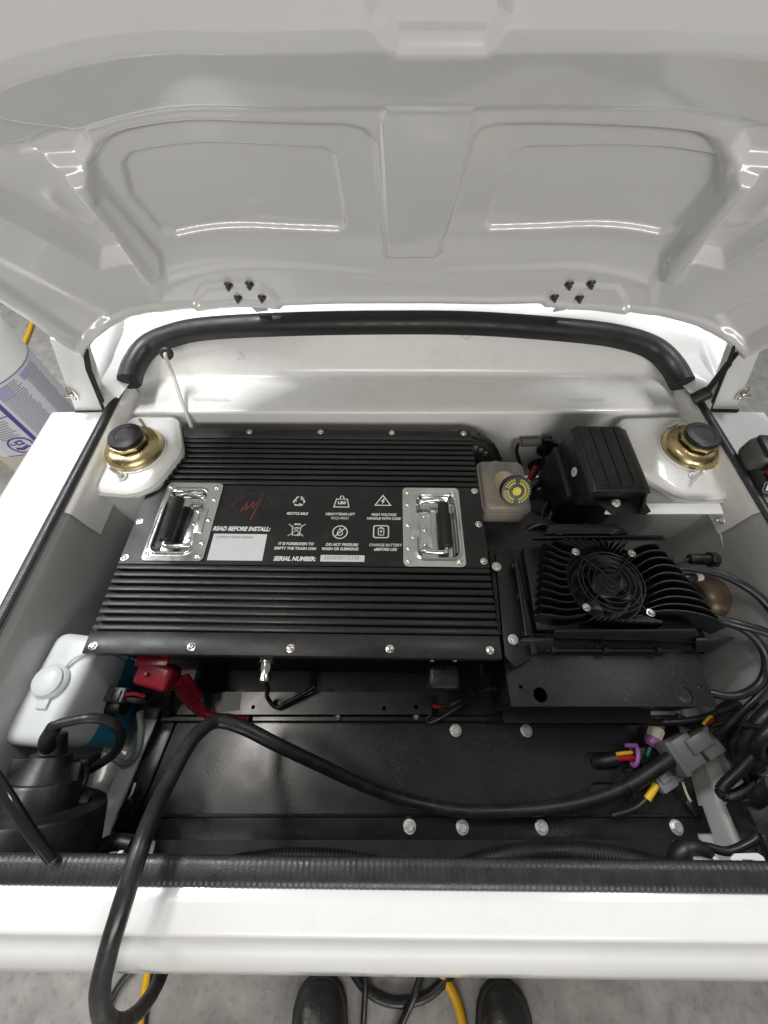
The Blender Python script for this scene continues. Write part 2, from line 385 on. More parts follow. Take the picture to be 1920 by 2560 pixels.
# --- side walls of the bay, with rolled top
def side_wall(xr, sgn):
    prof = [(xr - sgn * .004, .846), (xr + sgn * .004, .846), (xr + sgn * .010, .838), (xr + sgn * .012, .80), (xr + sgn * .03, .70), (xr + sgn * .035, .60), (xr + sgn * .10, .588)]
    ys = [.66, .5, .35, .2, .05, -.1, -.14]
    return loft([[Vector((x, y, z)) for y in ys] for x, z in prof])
wl = obj('side_wall', side_wall(-.53, 1), 'wallshade', car, angle=50)
wr = obj('side_wall', side_wall(.622, -1), 'wallshade', car, angle=50)
for xr, sg in ((-.53, 1), (.622, -1)):
    obj('rim_flange', loft([[Vector((x, y, z)) for y in (.655, .5, .385, .345)] for x, z in ((xr + sg * .006, .8475), (xr + sg * .013, .840), (xr + sg * .0155, .80), (xr + sg * .021, .772))]), 'baypaint', car, angle=50)
# pressed seam on the right wall
for pts in ([(1826, 1265, .80), (1846, 1300, .78), (1900, 1400, .76)], [(1838, 1424, .70), (1862, 1460, .69), (1898, 1545, .68)]):
    q = [Vector((.606, p.y, p.z)) for p in C(pts)]
    obj('seam_bead', tube(q, .0022, 6, 4), 'baypaint', wr)
pan = MB().add([(-.53, -.142, .587), (.622, -.142, .587), (.622, .61, .587), (-.53, .61, .587)], [(0, 1, 2, 3)])
obj('bay_floor', pan, 'pan', car, smooth=False)
# chassis gutters beside the tray
for pts in ([(.548, -.12), (.575, -.12), (.565, .10), (.538, .10)], [(-.47, -.12), (-.44, -.12), (-.40, .08), (-.43, .08)]):
    obj('gutter_rail', prism(pts, .588, .603, .004), 'pan', car)
# --- strut towers
tl = [P(u, v, .82) for u, v in [(300, 1050), (330, 1036), (440, 1036), (452, 1120), (385, 1205), (325, 1231), (218, 1222), (252, 1120)]]
tr = [P(u, v, .82) for u, v in [(1552, 1040), (1728, 1036), (1748, 1042), (1800, 1140), (1838, 1236), (1810, 1246), (1705, 1240), (1608, 1182), (1575, 1110)]]
def tower(px, name):
    c = sum(px, Vector()) / len(px)
    sh = lambda k_, z: [Vector((c.x + (p.x - c.x) * k_, c.y + (p.y - c.y) * k_, z)) for p in px]
    o = obj(name, hexa(sh(1.035, .797), px, .016, 5), 'baypaint', car, angle=50)
    obj('skirt', hexa(sh(1.03, .60), sh(1.0, .803), .004, 2), 'wallshade', o, angle=45); return o
twl = tower(tl, 'strut_tower'); twr = tower(tr, 'strut_tower')
def strut(c, parent):
    o = thing('strut_mount', None, None, (c.x, c.y, .82)); o.parent = parent
    del_keys = [k for k in ('label', 'category') if k in o]
    obj('collar', lathe([(.0555, -.001), (.0555, .003), (.0535, .004), (.052, .002)], 48, cap1=False), 'paint', o)
    obj('dome', lathe([(.0525, -.002), (.0525, .004), (.0505, .013), (.045, .020), (.036, .0235), (.030, .024)], 48), 'gold', o)
    obj('washer', lathe([(.0275, .022), (.0275, .031)], 32), 'rubber', o)
    obj('lock_nut', lathe([(.031, .0275), (.034, .0285), (.034, .0335), (.031, .035), (.0295, .035)], 8), 'gold', o, angle=30)
    obj('cap', lathe([(.0305, .033), (.0308, .0405), (.0290, .0432), (.018, .0440), (.017, .0432), (.002, .0434)], 40), 'plastic', o)
    return o
sl = strut(P(342, 1127, .82), car); sr = strut(P(1722, 1124, .82), car)
for u, v, t in [(371, 1078, .3), (307, 1192, .3), (1668, 1071, .3), (1735, 1193, .3)]:
    put(STUD, 'stud', P(u, v, .8205), car, (R(-18 if v < 1100 else 14), R(-10 if u < 900 else 12), R(u)))
# --- edging strips on the rim
def strip_path(x, y0, y1): return [Vector((x, y0, RIM + .004)), Vector((x, (y0 + y1) / 2, RIM + .004)), Vector((x, y1, RIM + .002))]
ribpat = [1, 1.012, 1, .965]
def ribbed(path, r, pitch): 
    p = resample(smooth_path(path, 60), pitch / 4); return sweep(p, [(a, b * .55) for a, b in circ(r, 10)], scale=lambda i: ribpat[i % 4], up=(0, 0, 1))
obj('edge_strip', ribbed(strip_path(-.5325, -.098, .648), .0080, .0045), 'trim', car)
obj('edge_strip', ribbed(strip_path(.6205, -.098, .648), .0080, .0045), 'trim', car)
# --- fenders
def fender(x0, x1, sgn):
    prof = [(x0, .848), (x0 + sgn * .004, .842), (x0 + sgn * .02, .838), (x1 - sgn * .012, .835), (x1 - sgn * .003, .830), (x1, .818), (x1 + sgn * .01, .62)]
    return loft([[Vector((x, y, z)) for y in (.586, .4, .2, 0, -.12)] for x, z in prof])
obj('fender', fender(-.536, -.668, -1), 'paint', car, angle=50); obj('fender', fender(.626, .765, 1), 'paint', car, angle=50)
# --- windscreen posts behind the fenders
def post(px, y, lx):
    a = [PYp(u, v, y) for u, v in px]
    return hexa([q + Vector((0, .03, 0)) for q in a], a, .004)
pl = obj('windscreen_post', post([(186, 1027), (258, 1027), (203, 868), (120, 845)], .588, -1), 'paint', car)
pr = obj('windscreen_post', post([(1779, 1023), (1842, 1023), (1912, 855), (1842, 868)], .588, 1), 'paint', car)
def sealant(px, w_, parent, y=.586):
    pts = [PYp(u, v, y) for u, v in px]
    obj('sealant_line', sweep([q for a, b in zip(pts, pts[1:]) for q in (a, a.lerp(b, .5), b)], [(-w_, -.002), (w_, -.002), (w_, .002), (-w_, .002)], up=(0, -1, 0)), 'sealant', parent)
sealant([(213, 872), (222, 925), (263, 1026)], .0042, car); sealant([(190, 1031), (264, 1030)], .003, car)
sealant([(1838, 862), (1776, 1022)], .0022, car); sealant([(1776, 1026), (1845, 1027)], .003, car)
for par, u, v, s in ((pl, 182, 985, -1), (pr, 1855, 984, 1)):
    p = PYp(u, v, .585); T = axisT(p, (0, -1, .1))
    m = MB().addm(lathe([(.0105, 0), (.0105, .002), (.008, .003), (.0075, .0012), (.001, .0012)], 24), T @ Matrix.Diagonal((.72, 1.5, 1, 1)))
    m.addm(box((s * .004, 0, .006), (.016, .006, .005), .0015), T); m.addm(lathe([(.004, 0), (.004, .006)], 12), T)
    for q in (-.011, .011): m.addm(lathe([(.0022, .002), (.002, .0035)], 10), T @ Matrix.Translation((0, q, 0)))
    obj('turn_button', m, 'screw', par)
# --- nose: front crossmember, lip, trim
YAW = -.016
obj('front_liner', loft([[Vector((x, y, z)) for x in np.linspace(-.52, .61, 6)] for y, z in ((-.1395, .832), (-.1385, .70), (-.1385, .60))]), 'satin', car)
obj('shade_sheet', prism([(-.36, -.137), (.455, -.137), (.455, .02), (.50, .10), (.52, .30), (.44, .57), (.14, .57), (.14, .30), (-.36, .30)], .588, .592), 'boxblack', car, smooth=False)  # black sheet added to stand for the dark gaps below battery and reservoir
def nosepath(y, z, bow=.0): return [Vector((x, y + YAW * x * .55 - bow * (x / .7) ** 2 * -1, z)) for x in np.linspace(-.72, .78, 13)]
nose_prof = [(-.142, .60), (-.142, .825), (-.138, .834), (-.093, .8365), (-.090, .8385), (-.093, .842), (-.112, .842), (-.118, .8462), (-.125, .847), (-.146, .8435), (-.1500, .8415), (-.1515, .838), (-.1518, .826), (-.1535, .8235), (-.168, .818), (-.184, .803), (-.1945, .78), (-.197, .755), (-.194, .73), (-.182, .70), (-.178, .62)]
obj('nose_panel', loft([nosepath(y, z) for y, z in nose_prof]), 'paint', car, angle=60)
tpath = [p + Vector((0, 0, .0)) for p in nosepath(-.1, .845)]
tp = resample(smooth_path(tpath, 40), .0062 / 4)
obj('edge_strip', sweep(tp, [(-.0125, -.006), (.0125, -.006), (.0132, -.001), (.0115, .0022), (.005, .0036), (-.005, .0036), (-.0115, .0022), (-.0132, -.001)], up=(0, 0, 1), scale=lambda i: ribpat[i % 4]), 'trim', car, angle=50)
# --- black tray under the nose of the battery
tray = thing('battery_tray', None, None); tray.parent = car
zt = .60
tp4 = [P(408, 1800, zt), P(1694, 1806, zt), P(1738, 1960, zt), P(1776, 2080, zt), P(1722, 2082, zt), P(1722, 2034, zt), P(300, 2030, zt), P(288, 2066, zt)]
# sheet with two slots: built as strips around them
def sheet_with_holes(outer, holes, z0, z1):
    bm = bmesh.new(); loops = []
    for poly in [outer] + holes:
        vsx = [bm.verts.new((p[0], p[1], z1)) for p in poly]
        loops += [bm.edges.new((vsx[i], vsx[(i + 1) % len(vsx)])) for i in range(len(vsx))]
    bmesh.ops.triangle_fill(bm, use_beauty=True, edges=loops)
    r_ = bmesh.ops.extrude_face_region(bm, geom=bm.faces[:])
    bmesh.ops.translate(bm, vec=(0, 0, z0 - z1), verts=[e for e in r_['geom'] if isinstance(e, bmesh.types.BMVert)])
    bmesh.ops.recalc_face_normals(bm, faces=bm.faces); return from_bm(bm)
def slot(c, L, r, n=8): return [(c.x - L / 2 + r * math.cos(R(90 + 180 * k / n)), c.y + r * math.sin(R(90 + 180 * k / n))) for k in range(n + 1)] + [(c.x + L / 2 + r * math.cos(R(-90 + 180 * k / n)), c.y + r * math.sin(R(-90 + 180 * k / n))) for k in range(n + 1)]
slots = [slot(P(1503, 1903, zt), .030, .013), slot(P(1512, 1976, zt), .026, .011)]
ty0, ty1 = P(960, 2034, zt).y, P(960, 1806, zt).y
xl0, xl1 = P(300, 2030, zt).x, P(408, 1800, zt).x; xr0, xr1 = P(1752, 2034, zt).x, P(1694, 1806, zt).x
obj('tray_sheet', sheet_with_holes([(xl0, ty0), (xr0, ty0), (xr1, ty1), (xl1, ty1)], slots, zt - .003, zt), 'satin', tray, smooth=False)
# front step of the tray and its lower flanges
yy = [(ty0 - .0005, zt), (ty0 - .004, zt - .001), (ty0 - .006, zt - .006), (ty0 - .030, zt - .007), (ty0 - .034, zt - .008), (ty0 - .036, zt - .013), (ty0 - .037, zt - .06), (ty0 - .060, zt - .062)]
obj('tray_step', loft([[Vector((x, y, z)) for x in np.linspace(xl0 + .012, xr0 - .012, 8)] for y, z in yy]), 'satin', tray, angle=30)
for a, b in ((xl0 - .025, xl0 + .011), (xr0 - .011, xr0 + .012)):
    obj('tray_ear', box(((a + b) / 2, ty0 - .008, zt - .0095), (b - a, .035, .003)), 'satin', tray, smooth=False)
for k in range(3):
    obj('tray_rib', box(((xl0 + xr0) / 2 - .02, ty0 - .044 - .0065 * k, zt - .028 - .013 * k), (xr0 - xl0 - .06, .0035, .005), .001), 'satin', tray)
# back lip of the tray
obj('tray_lip', sweep([Vector((x, ty1 + .005, zt + .003)) for x in np.linspace(xl1, xr1, 6)], [(-.006, -.004), (.006, -.004), (.006, .006), (.003, .009), (-.003, .009), (-.006, .006)], up=(0, 0, 1)), 'satin', tray)
for u, v in [(1139, 1826), (1316, 1827)]: put(BOLT, 'bolt', P(u, v, zt + .0002), tray, (0, 0, R(u)))
for u, v in [(1024, 2066), (1156, 2068), (1354, 2068), (1691, 2068)]: put(BOLT, 'bolt', P(u, v, zt - .0062), tray, (0, 0, R(u)))

# ================================================================== HOOD (hinged part of the car)
HT = R(62); H0 = Vector((0, .74, .969)); ES = Vector((0, -math.cos(HT), math.sin(HT))); EN = Vector((0, -math.sin(HT), -math.cos(HT)))
HXC, HW = .050, .562
def droop(x): return .150 * np.clip((np.abs(x - HXC) - .22) / (HW - .22), 0, 1.2) ** 2.1
def hp(u, v, off=0.):
    d = ray(u, v); o = Vector((0, 0, CAM_Z)); nn = 0
    for _ in range(30):
        q = H0 + EN * nn; t = (q - o).dot(EN) / d.dot(EN); p = o + d * t
        nn2 = float(droop(np.array(p.x))) + off
        nn = nn * .5 + nn2 * .5
    return (p.x, (p - H0).dot(ES))
edge = [hp(*q) for q in [(207, 893), (216, 872), (238, 846), (275, 815), (330, 787), (420, 770), (490, 764), (700, 757), (960, 752), (1200, 753), (1420, 760), (1560, 770), (1640, 785), (1740, 812), (1812, 850), (1845, 880), (1860, 897)]]
ex, es = np.array([e[0] for e in edge]), np.array([e[1] for e in edge])
NX, NS, SEND = 640, 380, .66
X = np.linspace(ex[0], ex[-1], NX); SE = np.interp(X, ex, es)
TT = np.linspace(0, 1, NS)
XX = np.repeat(X[None, :], NS, 0); SS = SE[None, :] + TT[:, None] * (SEND - SE[None, :])
def sdf(poly):
    pts = np.stack([XX.ravel(), SS.ravel()], 1); poly = np.array(poly); n = len(poly)
    dmin = np.full(len(pts), 1e9); inside = np.zeros(len(pts), bool)
    for i in range(n):
        a, b = poly[i], poly[(i + 1) % n]; e = b - a; wv = pts - a
        t = np.clip((wv @ e) / (e @ e), 0, 1); dmin = np.minimum(dmin, np.hypot(*(wv - t[:, None] * e).T))
        c = (a[1] > pts[:, 1]) != (b[1] > pts[:, 1])
        with np.errstate(divide='ignore', invalid='ignore'): inside ^= c & (pts[:, 0] < (b[0] - a[0]) * (pts[:, 1] - a[1]) / (b[1] - a[1]) + a[0])
    return np.where(inside, -dmin, dmin).reshape(XX.shape)
def sst(a, b, x): t = np.clip((x - a) / (b - a), 0, 1); return t * t * (3 - 2 * t)
def press(px, depth, w_=.008, r_=0, off=0.):    # raise (+) or sink (-) the outlined field
    poly = [hp(*q, off) for q in px]
    return depth * (1 - sst(-w_, w_, sdf(poly) - r_))
Nf = droop(XX)
mir = lambda px: [(2035 - (u - 0) , v) for u, v in px][::-1]
fieldL = [(232, 400), (262, 352), (300, 332), (860, 312), (905, 322), (930, 352), (940, 470), (958, 640), (940, 668), (420, 690), (385, 672), (250, 480)]
recL = [(312, 402), (330, 378), (380, 370), (810, 368), (832, 384), (848, 470), (862, 558), (848, 570), (440, 583), (405, 572), (330, 480)]
sb0 = hp(700, 680)[1]; fade = .15 + .85 * sst(sb0, sb0 + .075, SS)
Nf += press(fieldL, -.013, .005, .002, -.006) * fade + press(recL, -.008, .0016, .001, -.017)
fieldR = [(1805, 400), (1778, 352), (1740, 332), (1245, 312), (1205, 322), (1185, 352), (1150, 470), (1098, 630), (1112, 665), (1620, 690), (1650, 672), (1790, 480)]
recR = [(1796, 400), (1786, 385), (1740, 378), (1310, 368), (1284, 384), (1250, 470), (1212, 556), (1225, 568), (1650, 578), (1685, 566), (1795, 450)]
Nf += press(fieldR, -.013, .005, .002, -.006) * fade + press(recR, -.008, .0016, .001, -.017)
# cross band above the fields and its ridge
s1, s2 = hp(1000, 268)[1], hp(1000, 104, .016)[1]
Nf += np.interp(SS, [s1 - .002, s1 + .004, s2 - .006, s2 + .008, s2 + .2], [0, .0045, .019, .017, -.035])
Nf += press([(900, -200), (1270, -200), (1262, 0), (1215, 78), (995, 84), (935, 0)], -.007, .008)
Nf += press([(965, 262), (1185, 262), (1180, 300), (1150, 470), (1105, 640), (968, 640), (962, 470), (952, 300)], .004, .003)
# lower beam
Nf += press([(380, 702), (960, 690), (1110, 690), (1640, 702), (1600, 1000), (420, 1000)], .003, .012)
# side pockets and ribs
for s in (0, 1):
    k = (lambda q: q) if not s else (lambda q: [(2060 - u, v) for u, v in q])
    Nf += press(k([(-260, 330), (60, 400), (150, 440), (270, 560), (330, 650), (250, 668), (120, 590), (-120, 470), (-300, 420)]), -.024, .005)
    Nf += press(k([(-160, 240), (60, 300), (200, 330), (215, 360), (195, 410), (40, 425), (-200, 330)]), -.014, .006)
    Nf += press(k([(170, 440), (215, 430), (400, 650), (405, 690), (370, 700)]), .014, .005)
    pr_ = [hp(*q) for q in k([(124, 533), (150, 560), (190, 585), (228, 595)])]
    dl = np.minimum.reduce([np.hypot(XX - (a[0] + (b[0] - a[0]) * t), SS - (a[1] + (b[1] - a[1]) * t)) for a, b in zip(pr_, pr_[1:]) for t in np.linspace(0, 1, 12)])
    Nf += .005 * np.exp(-(dl / .006) ** 2)
    Nf += press(k([(-40, 640), (60, 690), (262, 792), (228, 845), (190, 868), (-60, 770)]), -.008, .007)
# lip along rear and sides, hinge pads
dside = np.minimum(XX - X[0], X[-1] - XX); drear = (SS - SE[None, :]) * .95
de = np.minimum(dside, drear)
Nf += .006 * (1 - sst(.013, .019, de)) - .004 * (1 - sst(0, .006, de))
for px in ([(488, 775), (494, 730), (512, 708), (650, 705), (682, 722), (700, 748), (712, 775)], [(1348, 775), (1358, 748), (1382, 718), (1410, 705), (1545, 708), (1562, 730), (1568, 775)]):
    Nf += press(px, .007, .005)
# slight hand-formed unevenness
Nf += .0012 * np.sin(XX * 23 + SS * 11) * np.sin(SS * 19 - XX * 7)
def blur(A, n=2):
    for _ in range(n):
        B = np.pad(A, 1, 'edge'); A = (B[1:-1, :-2] + 2 * B[1:-1, 1:-1] + B[1:-1, 2:]) / 4
        B = np.pad(A, 1, 'edge'); A = (B[:-2, 1:-1] + 2 * B[1:-1, 1:-1] + B[2:, 1:-1]) / 4
    return A
Nf = blur(Nf, 1)
H0a, ESa, ENa = (np.array(q) for q in (H0, ES, EN))
front = H0a + SS[..., None] * ESa + Nf[..., None] * ENa; front[..., 0] += XX
Nb = droop(XX) - .034
back = H0a + SS[..., None] * ESa + Nb[..., None] * ENa; back[..., 0] += XX
def grid_faces(ns, nx, off=0, flip=False):
    i, j = np.meshgrid(np.arange(ns - 1), np.arange(nx - 1), indexing='ij'); a = (i * nx + j).ravel() + off
    q = np.stack([a, a + 1, a + nx + 1, a + nx], 1); return q[:, ::-1] if flip else q
vv = np.concatenate([front.reshape(-1, 3), back.reshape(-1, 3)]); nf = NX * NS
fq = [grid_faces(NS, NX), grid_faces(NS, NX, nf, True)]
rim_ids = list(range(NX)) + [k * NX + NX - 1 for k in range(1, NS)] + [(NS - 1) * NX + k for k in range(NX - 2, -1, -1)] + [k * NX for k in range(NS - 2, 0, -1)]
ra = np.array(rim_ids); rb = np.roll(ra, -1); fq.append(np.stack([rb, ra, ra + nf, rb + nf], 1))
me = D.meshes.new('hood'); fa = np.concatenate(fq)
me.vertices.add(len(vv)); me.vertices.foreach_set('co', vv.ravel().astype(np.float32))
me.loops.add(fa.size); me.loops.foreach_set('vertex_index', fa.ravel().astype(np.int32))
me.polygons.add(len(fa)); me.polygons.foreach_set('loop_start', np.arange(0, fa.size, 4, dtype=np.int32)); me.polygons.foreach_set('use_smooth', np.ones(len(fa), bool))
me.update(); me.validate(); me.materials.append(M['hoodpaint'])
bm = bmesh.new(); bm.from_mesh(me); bmesh.ops.recalc_face_normals(bm, faces=bm.faces); bm.to_mesh(me); bm.free(); me.set_sharp_from_angle(angle=R(70))
hood = D.objects.new('hood', me); COL.objects.link(hood); hood.parent = car
rel = front.reshape(-1, 3) - np.array((0, 0, CAM_Z)); dep_ = rel[:, 1] * cp - rel[:, 2] * sp
PU, PV = 960 + FPX * rel[:, 0] / dep_, 1280 - FPX * (rel[:, 1] * sp + rel[:, 2] * cp) / dep_
def hood_point(u, v, lift=0): return Vector(front.reshape(-1, 3)[np.argmin((PU - u) ** 2 + (PV - v) ** 2)]) + EN * lift
qn = EN.to_track_quat('Z', 'Y').to_euler()
for u, v in [(570, 713), (625, 711), (594, 743), (655, 742), (1423, 709), (1478, 710), (1386, 741), (1450, 744)]:
    put(NUT, 'hinge_nut', hood_point(u, v, .0), hood, qn)
# hinge arms between cowl and hood
for u0 in (625, 1425):
    a = hood_point(u0, 752, -.006); b = Vector((a.x + .004, a.y + .035, a.z - .045))
    obj('hinge_arm', sweep([a, a.lerp(b, .5), b], [(-.012, -.002), (.012, -.002), (.012, .002), (-.012, .002)], up=(0, -1, .3)), 'paint', hood)
# gas prop at the right
a, b = P(1762, 985, .875), PYp(1868, 850, .585)
gp = thing('hood_prop', None, None); gp.parent = car
obj('rubber_cup', lathe([(.012, -.02), (.0125, .004), (.0115, .008), (.006, .009)], 20, axisT(a, (.75, .1, .65))), 'rubber', gp)
obj('rod', tube([a, a.lerp(b, .5), b], .0038, 10, 3), 'plastic', gp); obj('sleeve', tube([a.lerp(b, .05), a.lerp(b, .6)], .0056, 10, 3), 'rubber', gp)

# ================================================================== BATTERY PACK
BC = Vector((-.1315, .3515, 0)); BRZ = R(-.75); BW, BL = .612, .446; ZB = .80
bat = thing('battery_pack', 'black finned battery pack with two chrome handles in the bay', 'battery', (BC.x, BC.y, .60), BRZ)
Binv = Matrix.Rotation(-BRZ, 4, 'Z')
def BLc(u, v, z=ZB): q = Binv @ (P(u, v, z) - Vector((BC.x, BC.y, 0))); return Vector((q.x, q.y, q.z - .60))
zt_ = ZB - .60
obj('case', box((0, 0, .0825), (BW - .028, BL - .030, .165), .003), 'boxblack', bat)
yR, yF = BL / 2, -BL / 2
def rail(y0, y1, name): return obj(name, box((0, (y0 + y1) / 2, zt_ - .011), (BW, y1 - y0, .014), .0012), 'anod', bat)
yr1 = .548 - BC.y; yc1 = .4325 - BC.y; yc0 = .2722 - BC.y; yf1 = .1612 - BC.y
rail(yr1, yR, 'rear_flange').location.z = .004; rail(yF, yf1, 'front_flange').location.z = .004
for y0, y1, nm in ((yc1, yr1, 'fin_base'), (yf1, yc0, 'fin_base')):
    obj(nm, box((0, (y0 + y1) / 2, zt_ - .0165), (BW - .004, y1 - y0, .012)), 'anod', bat)
    nfin = 9; pitch = (y1 - y0) / nfin
    fm = None
    for k in range(nfin):
        if fm is None: fm = mesh(box((0, 0, 0), (BW - .002, pitch * .62, .012), .0009), 'fin'); fm.materials.append(M['anod'])
        put(fm, 'fin', (0, y0 + (k + .5) * pitch, zt_ - .006), bat)
# centre panel with two openings for the sunk handles
HLc, HRc = Vector((-.3502 - BC.x, .356 - BC.y, 0)), Vector((.0845 - BC.x, .351 - BC.y, 0))
def rect(c, w_, h_): return [(c.x - w_ / 2, c.y - h_ / 2), (c.x + w_ / 2, c.y - h_ / 2), (c.x + w_ / 2, c.y + h_ / 2), (c.x - w_ / 2, c.y + h_ / 2)]
zp = zt_ - .002
obj('centre_panel', sheet_with_holes([(-BW / 2, yc0), (BW / 2, yc0), (BW / 2, yc1), (-BW / 2, yc1)], [rect(HLc, .084, .138), rect(HRc, .084, .138)], zp - .012, zp), 'panel', bat, smooth=False)
sidem = box((0, 0, 0), (.012, .165, .0), 0) if 0 else None
# screws
for z4 in [(388, 62), (663, 63), (941, 63), (1220, 66), (1500, 69), (52, 900), (437, 903), (824, 909), (1212, 912), (1603, 918)]:
    q = BLc(200 + z4[0] * .639, 1040 + z4[1] * .639); put(SCREW, 'screw', (q.x, q.y, zt_ + .0001), bat, (0, 0, R(z4[0] * 7)))
for z4 in [(281, 281), (230, 410), (172, 552), (1544, 292), (1560, 422), (1580, 567)]:
    q = BLc(200 + z4[0] * .639, 1040 + z4[1] * .639); put(SCREW, 'screw', (q.x, q.y, zp + .0001), bat, (0, 0, R(z4[0] * 7)))
# chrome handles
def rrect_sdf(x, y, hw, hh, r): 
    qx, qy = np.abs(x) - hw + r, np.abs(y) - hh + r
    return np.hypot(np.maximum(qx, 0), np.maximum(qy, 0)) + np.minimum(np.maximum(qx, qy), 0) - r
def handle(c, sgn):       # sgn: +1 grip on the right
    nx, ny = 64, 96; w_, h_ = .103, .158
    x = np.linspace(-w_ / 2, w_ / 2, nx); y = np.linspace(-h_ / 2, h_ / 2, ny); gx, gy = np.meshgrid(x, y)
    # round the plate's corners by pulling border points onto the rounded outline
    r = .008; ax, ay = np.abs(gx) - (w_ / 2 - r), np.abs(gy) - (h_ / 2 - r); m_ = (ax > 0) & (ay > 0); L = np.hypot(ax, ay); k = np.where(m_ & (L > 0), np.minimum(1, np.maximum(ax, ay) / np.maximum(L, 1e-9)), 1)
    px = np.where(m_, np.sign(gx) * (w_ / 2 - r + ax * k), gx); py = np.where(m_, np.sign(gy) * (h_ / 2 - r + ay * k), gy)
    d = rrect_sdf(px - sgn * .008, py, .034, .062, .012)
    z = .0022 - .0165 * (1 - sst(-.007, .001, d)) + .0022 * np.exp(-((d - .0025) / .0022) ** 2)
    m = MB(); m.v = list(zip(px.ravel(), py.ravel(), z.ravel())); m.f = [tuple(q) for q in grid_faces(ny, nx)]
    # skirt
    b = [(i) for i in range(nx)] + [j * nx + nx - 1 for j in range(1, ny)] + [(ny - 1) * nx + i for i in range(nx - 2, -1, -1)] + [j * nx for j in range(ny - 2, 0, -1)]
    n0 = len(m.v); m.v += [(m.v[i][0], m.v[i][1], .0) for i in b]
    m.f += [(b[i], b[(i + 1) % len(b)], n0 + (i + 1) % len(b), n0 + i) for i in range(len(b))]
    h = obj('handle', m, 'chrome', bat, angle=60); h.location = (c.x, c.y, zp + .0002)
    # hinge leaf on the inner side of the well
    hl = MB().addm(box((-sgn * .012, -.002, -.0115), (.024, .082, .0016), .0006)).addm(box((-sgn * .030, -.002, .0035), (.014, .050, .002), .0008))
    obj('hinge_leaf', hl, 'chrome', h)
    for q in (-.030, 0, .028): obj('rivet', lathe([(.0042, 0), (.0038, .0012), (.002, .002), (.0003, .0022)], 16, Matrix.Translation((-sgn * .012, q - .002, -.0107))), 'chrome', h)
    for q in (-.045, .0, .043): obj('rivet', lathe([(.0042, 0), (.0038, .0012), (.002, .002), (.0003, .0022)], 16, Matrix.Translation((-sgn * .0425, q, .0022))), 'chrome', h)
    gxp = sgn * .021
    bail = [(-sgn * .020, -.048, -.004), (-sgn * .016, -.050, .001), (sgn * .010, -.053, .003), (gxp - sgn * .003, -.051, .003), (gxp, -.046, .003), (gxp, 0, .003), (gxp, .046, .003), (gxp - sgn * .003, .051, .003), (sgn * .010, .053, .003), (-sgn * .016, .050, .001), (-sgn * .020, .048, -.004)]
    obj('bail', tube(bail, .0044, 14, 6), 'chrome', h)
    obj('grip', lathe([(.0085, -.044), (.0098, -.0425), (.0100, 0), (.0098, .0425), (.0085, .044)], 24, Matrix.Translation((gxp, 0, .003)) @ Matrix.Rotation(R(90), 4, 'X')), 'rubber', h)
    for sx in (-1, 1):
        for sy in (-1, 1): put(SCREW, 'screw', (sx * .0425, sy * .069, .0022), h, (0, 0, R(31 * sx + 70 * sy)))
    return h
handle(HLc, -1); handle(HRc, 1)
# printed panel: words, pictograms, stickers
ZT = zp + .0004
def z8(x, y): q = BLc(680 + x * .3134, 1180 + y * .3134); return Vector((q.x, q.y, ZT))
def z7(x, y): q = BLc(340 + x * .2532, 1180 + y * .2532); return Vector((q.x, q.y, ZT))
def z8w(x, y, w_): return (z8(x + w_ / 2, y) - z8(x - w_ / 2, y)).length
for s, x, y, w_ in [('RECYCLABLE', 202, 328, 170), ('HEAVYTEAM LIFT', 545, 333, 235), ('REQUIRED', 541, 365, 140), ('HIGH VOLTAGE', 893, 337, 200), ('HANDLE WITH CARE', 893, 368, 270),
                    ('IT IS FORBIDDEN TO', 190, 570, 285), ('EMPTY THE TRASH CAN', 184, 607, 335), ('DO NOT PRESSURE', 558, 577, 260), ('WASH OR SUBMERGE', 543, 611, 295), ('CHARGE BATTERY', 907, 580, 262), ('aBEFORE USE', 906, 615, 185)]:
    text(s, z8(x, y), z8w(x, y, w_), .0051, 'white', bat, .035, .12)
text('SERIAL NUMBER:', z8(180, 690), z8w(180, 690, 340), .0078, 'white', bat, .045, .22)
text('READ BEFORE INSTALL:', z7(1040, 558), (z7(1325, 558) - z7(755, 558)).length, .0083, 'white', bat, .045, .22)
def quad_sheet(a, b, h_): return None
sA, sB = z7(695, 858), z7(1295, 617); sw, sh = z7(1240, 870) - z7(695, 858), z7(770, 607) - z7(695, 858)
sc_ = (z7(770, 607) + z7(1240, 870)) / 2
lab = obj('rating_sticker', box((sc_.x, sc_.y, ZT), (sw.length, .050, .0004)), 'sticker', bat, smooth=False)
text('LFEPO4 76.8V190AH', z7(970, 642) + Vector((0, 0, .0005)), (z7(1148, 642) - z7(790, 642)).length, .0050, 'greyink', lab, -.005, name='lettering')
obj('scuff', stroke([(z7(1155, 748).x, z7(1155, 748).y), (z7(1250, 752).x, z7(1250, 752).y)], .0012, z=ZT + .0005), 'white', lab)
sc2 = (z8(385, 660) + z8(740, 712)) / 2
lab2 = obj('serial_sticker', box((sc2.x, sc2.y, ZT), (z8w(560, 685, 352), .0118, .0004)), 'sticker', bat, smooth=False)
text('2024050172190', z8(553, 684) + Vector((0, 0, .0005)), z8w(553, 684, 280), .0066, 'greyink', lab2, -.012)
def icon(parts, x, y, nm):
    c = z8(x, y); m = MB()
    for p in parts: m.addm(p)
    o = obj('pictogram', m, 'white', bat, smooth=False, label=nm, recalc=False); o.location = c; return o
k = .0011
def ring(r, w_): return stroke(arcpts(0, 0, r, 0, 345, 40), w_, True)
arrows = []
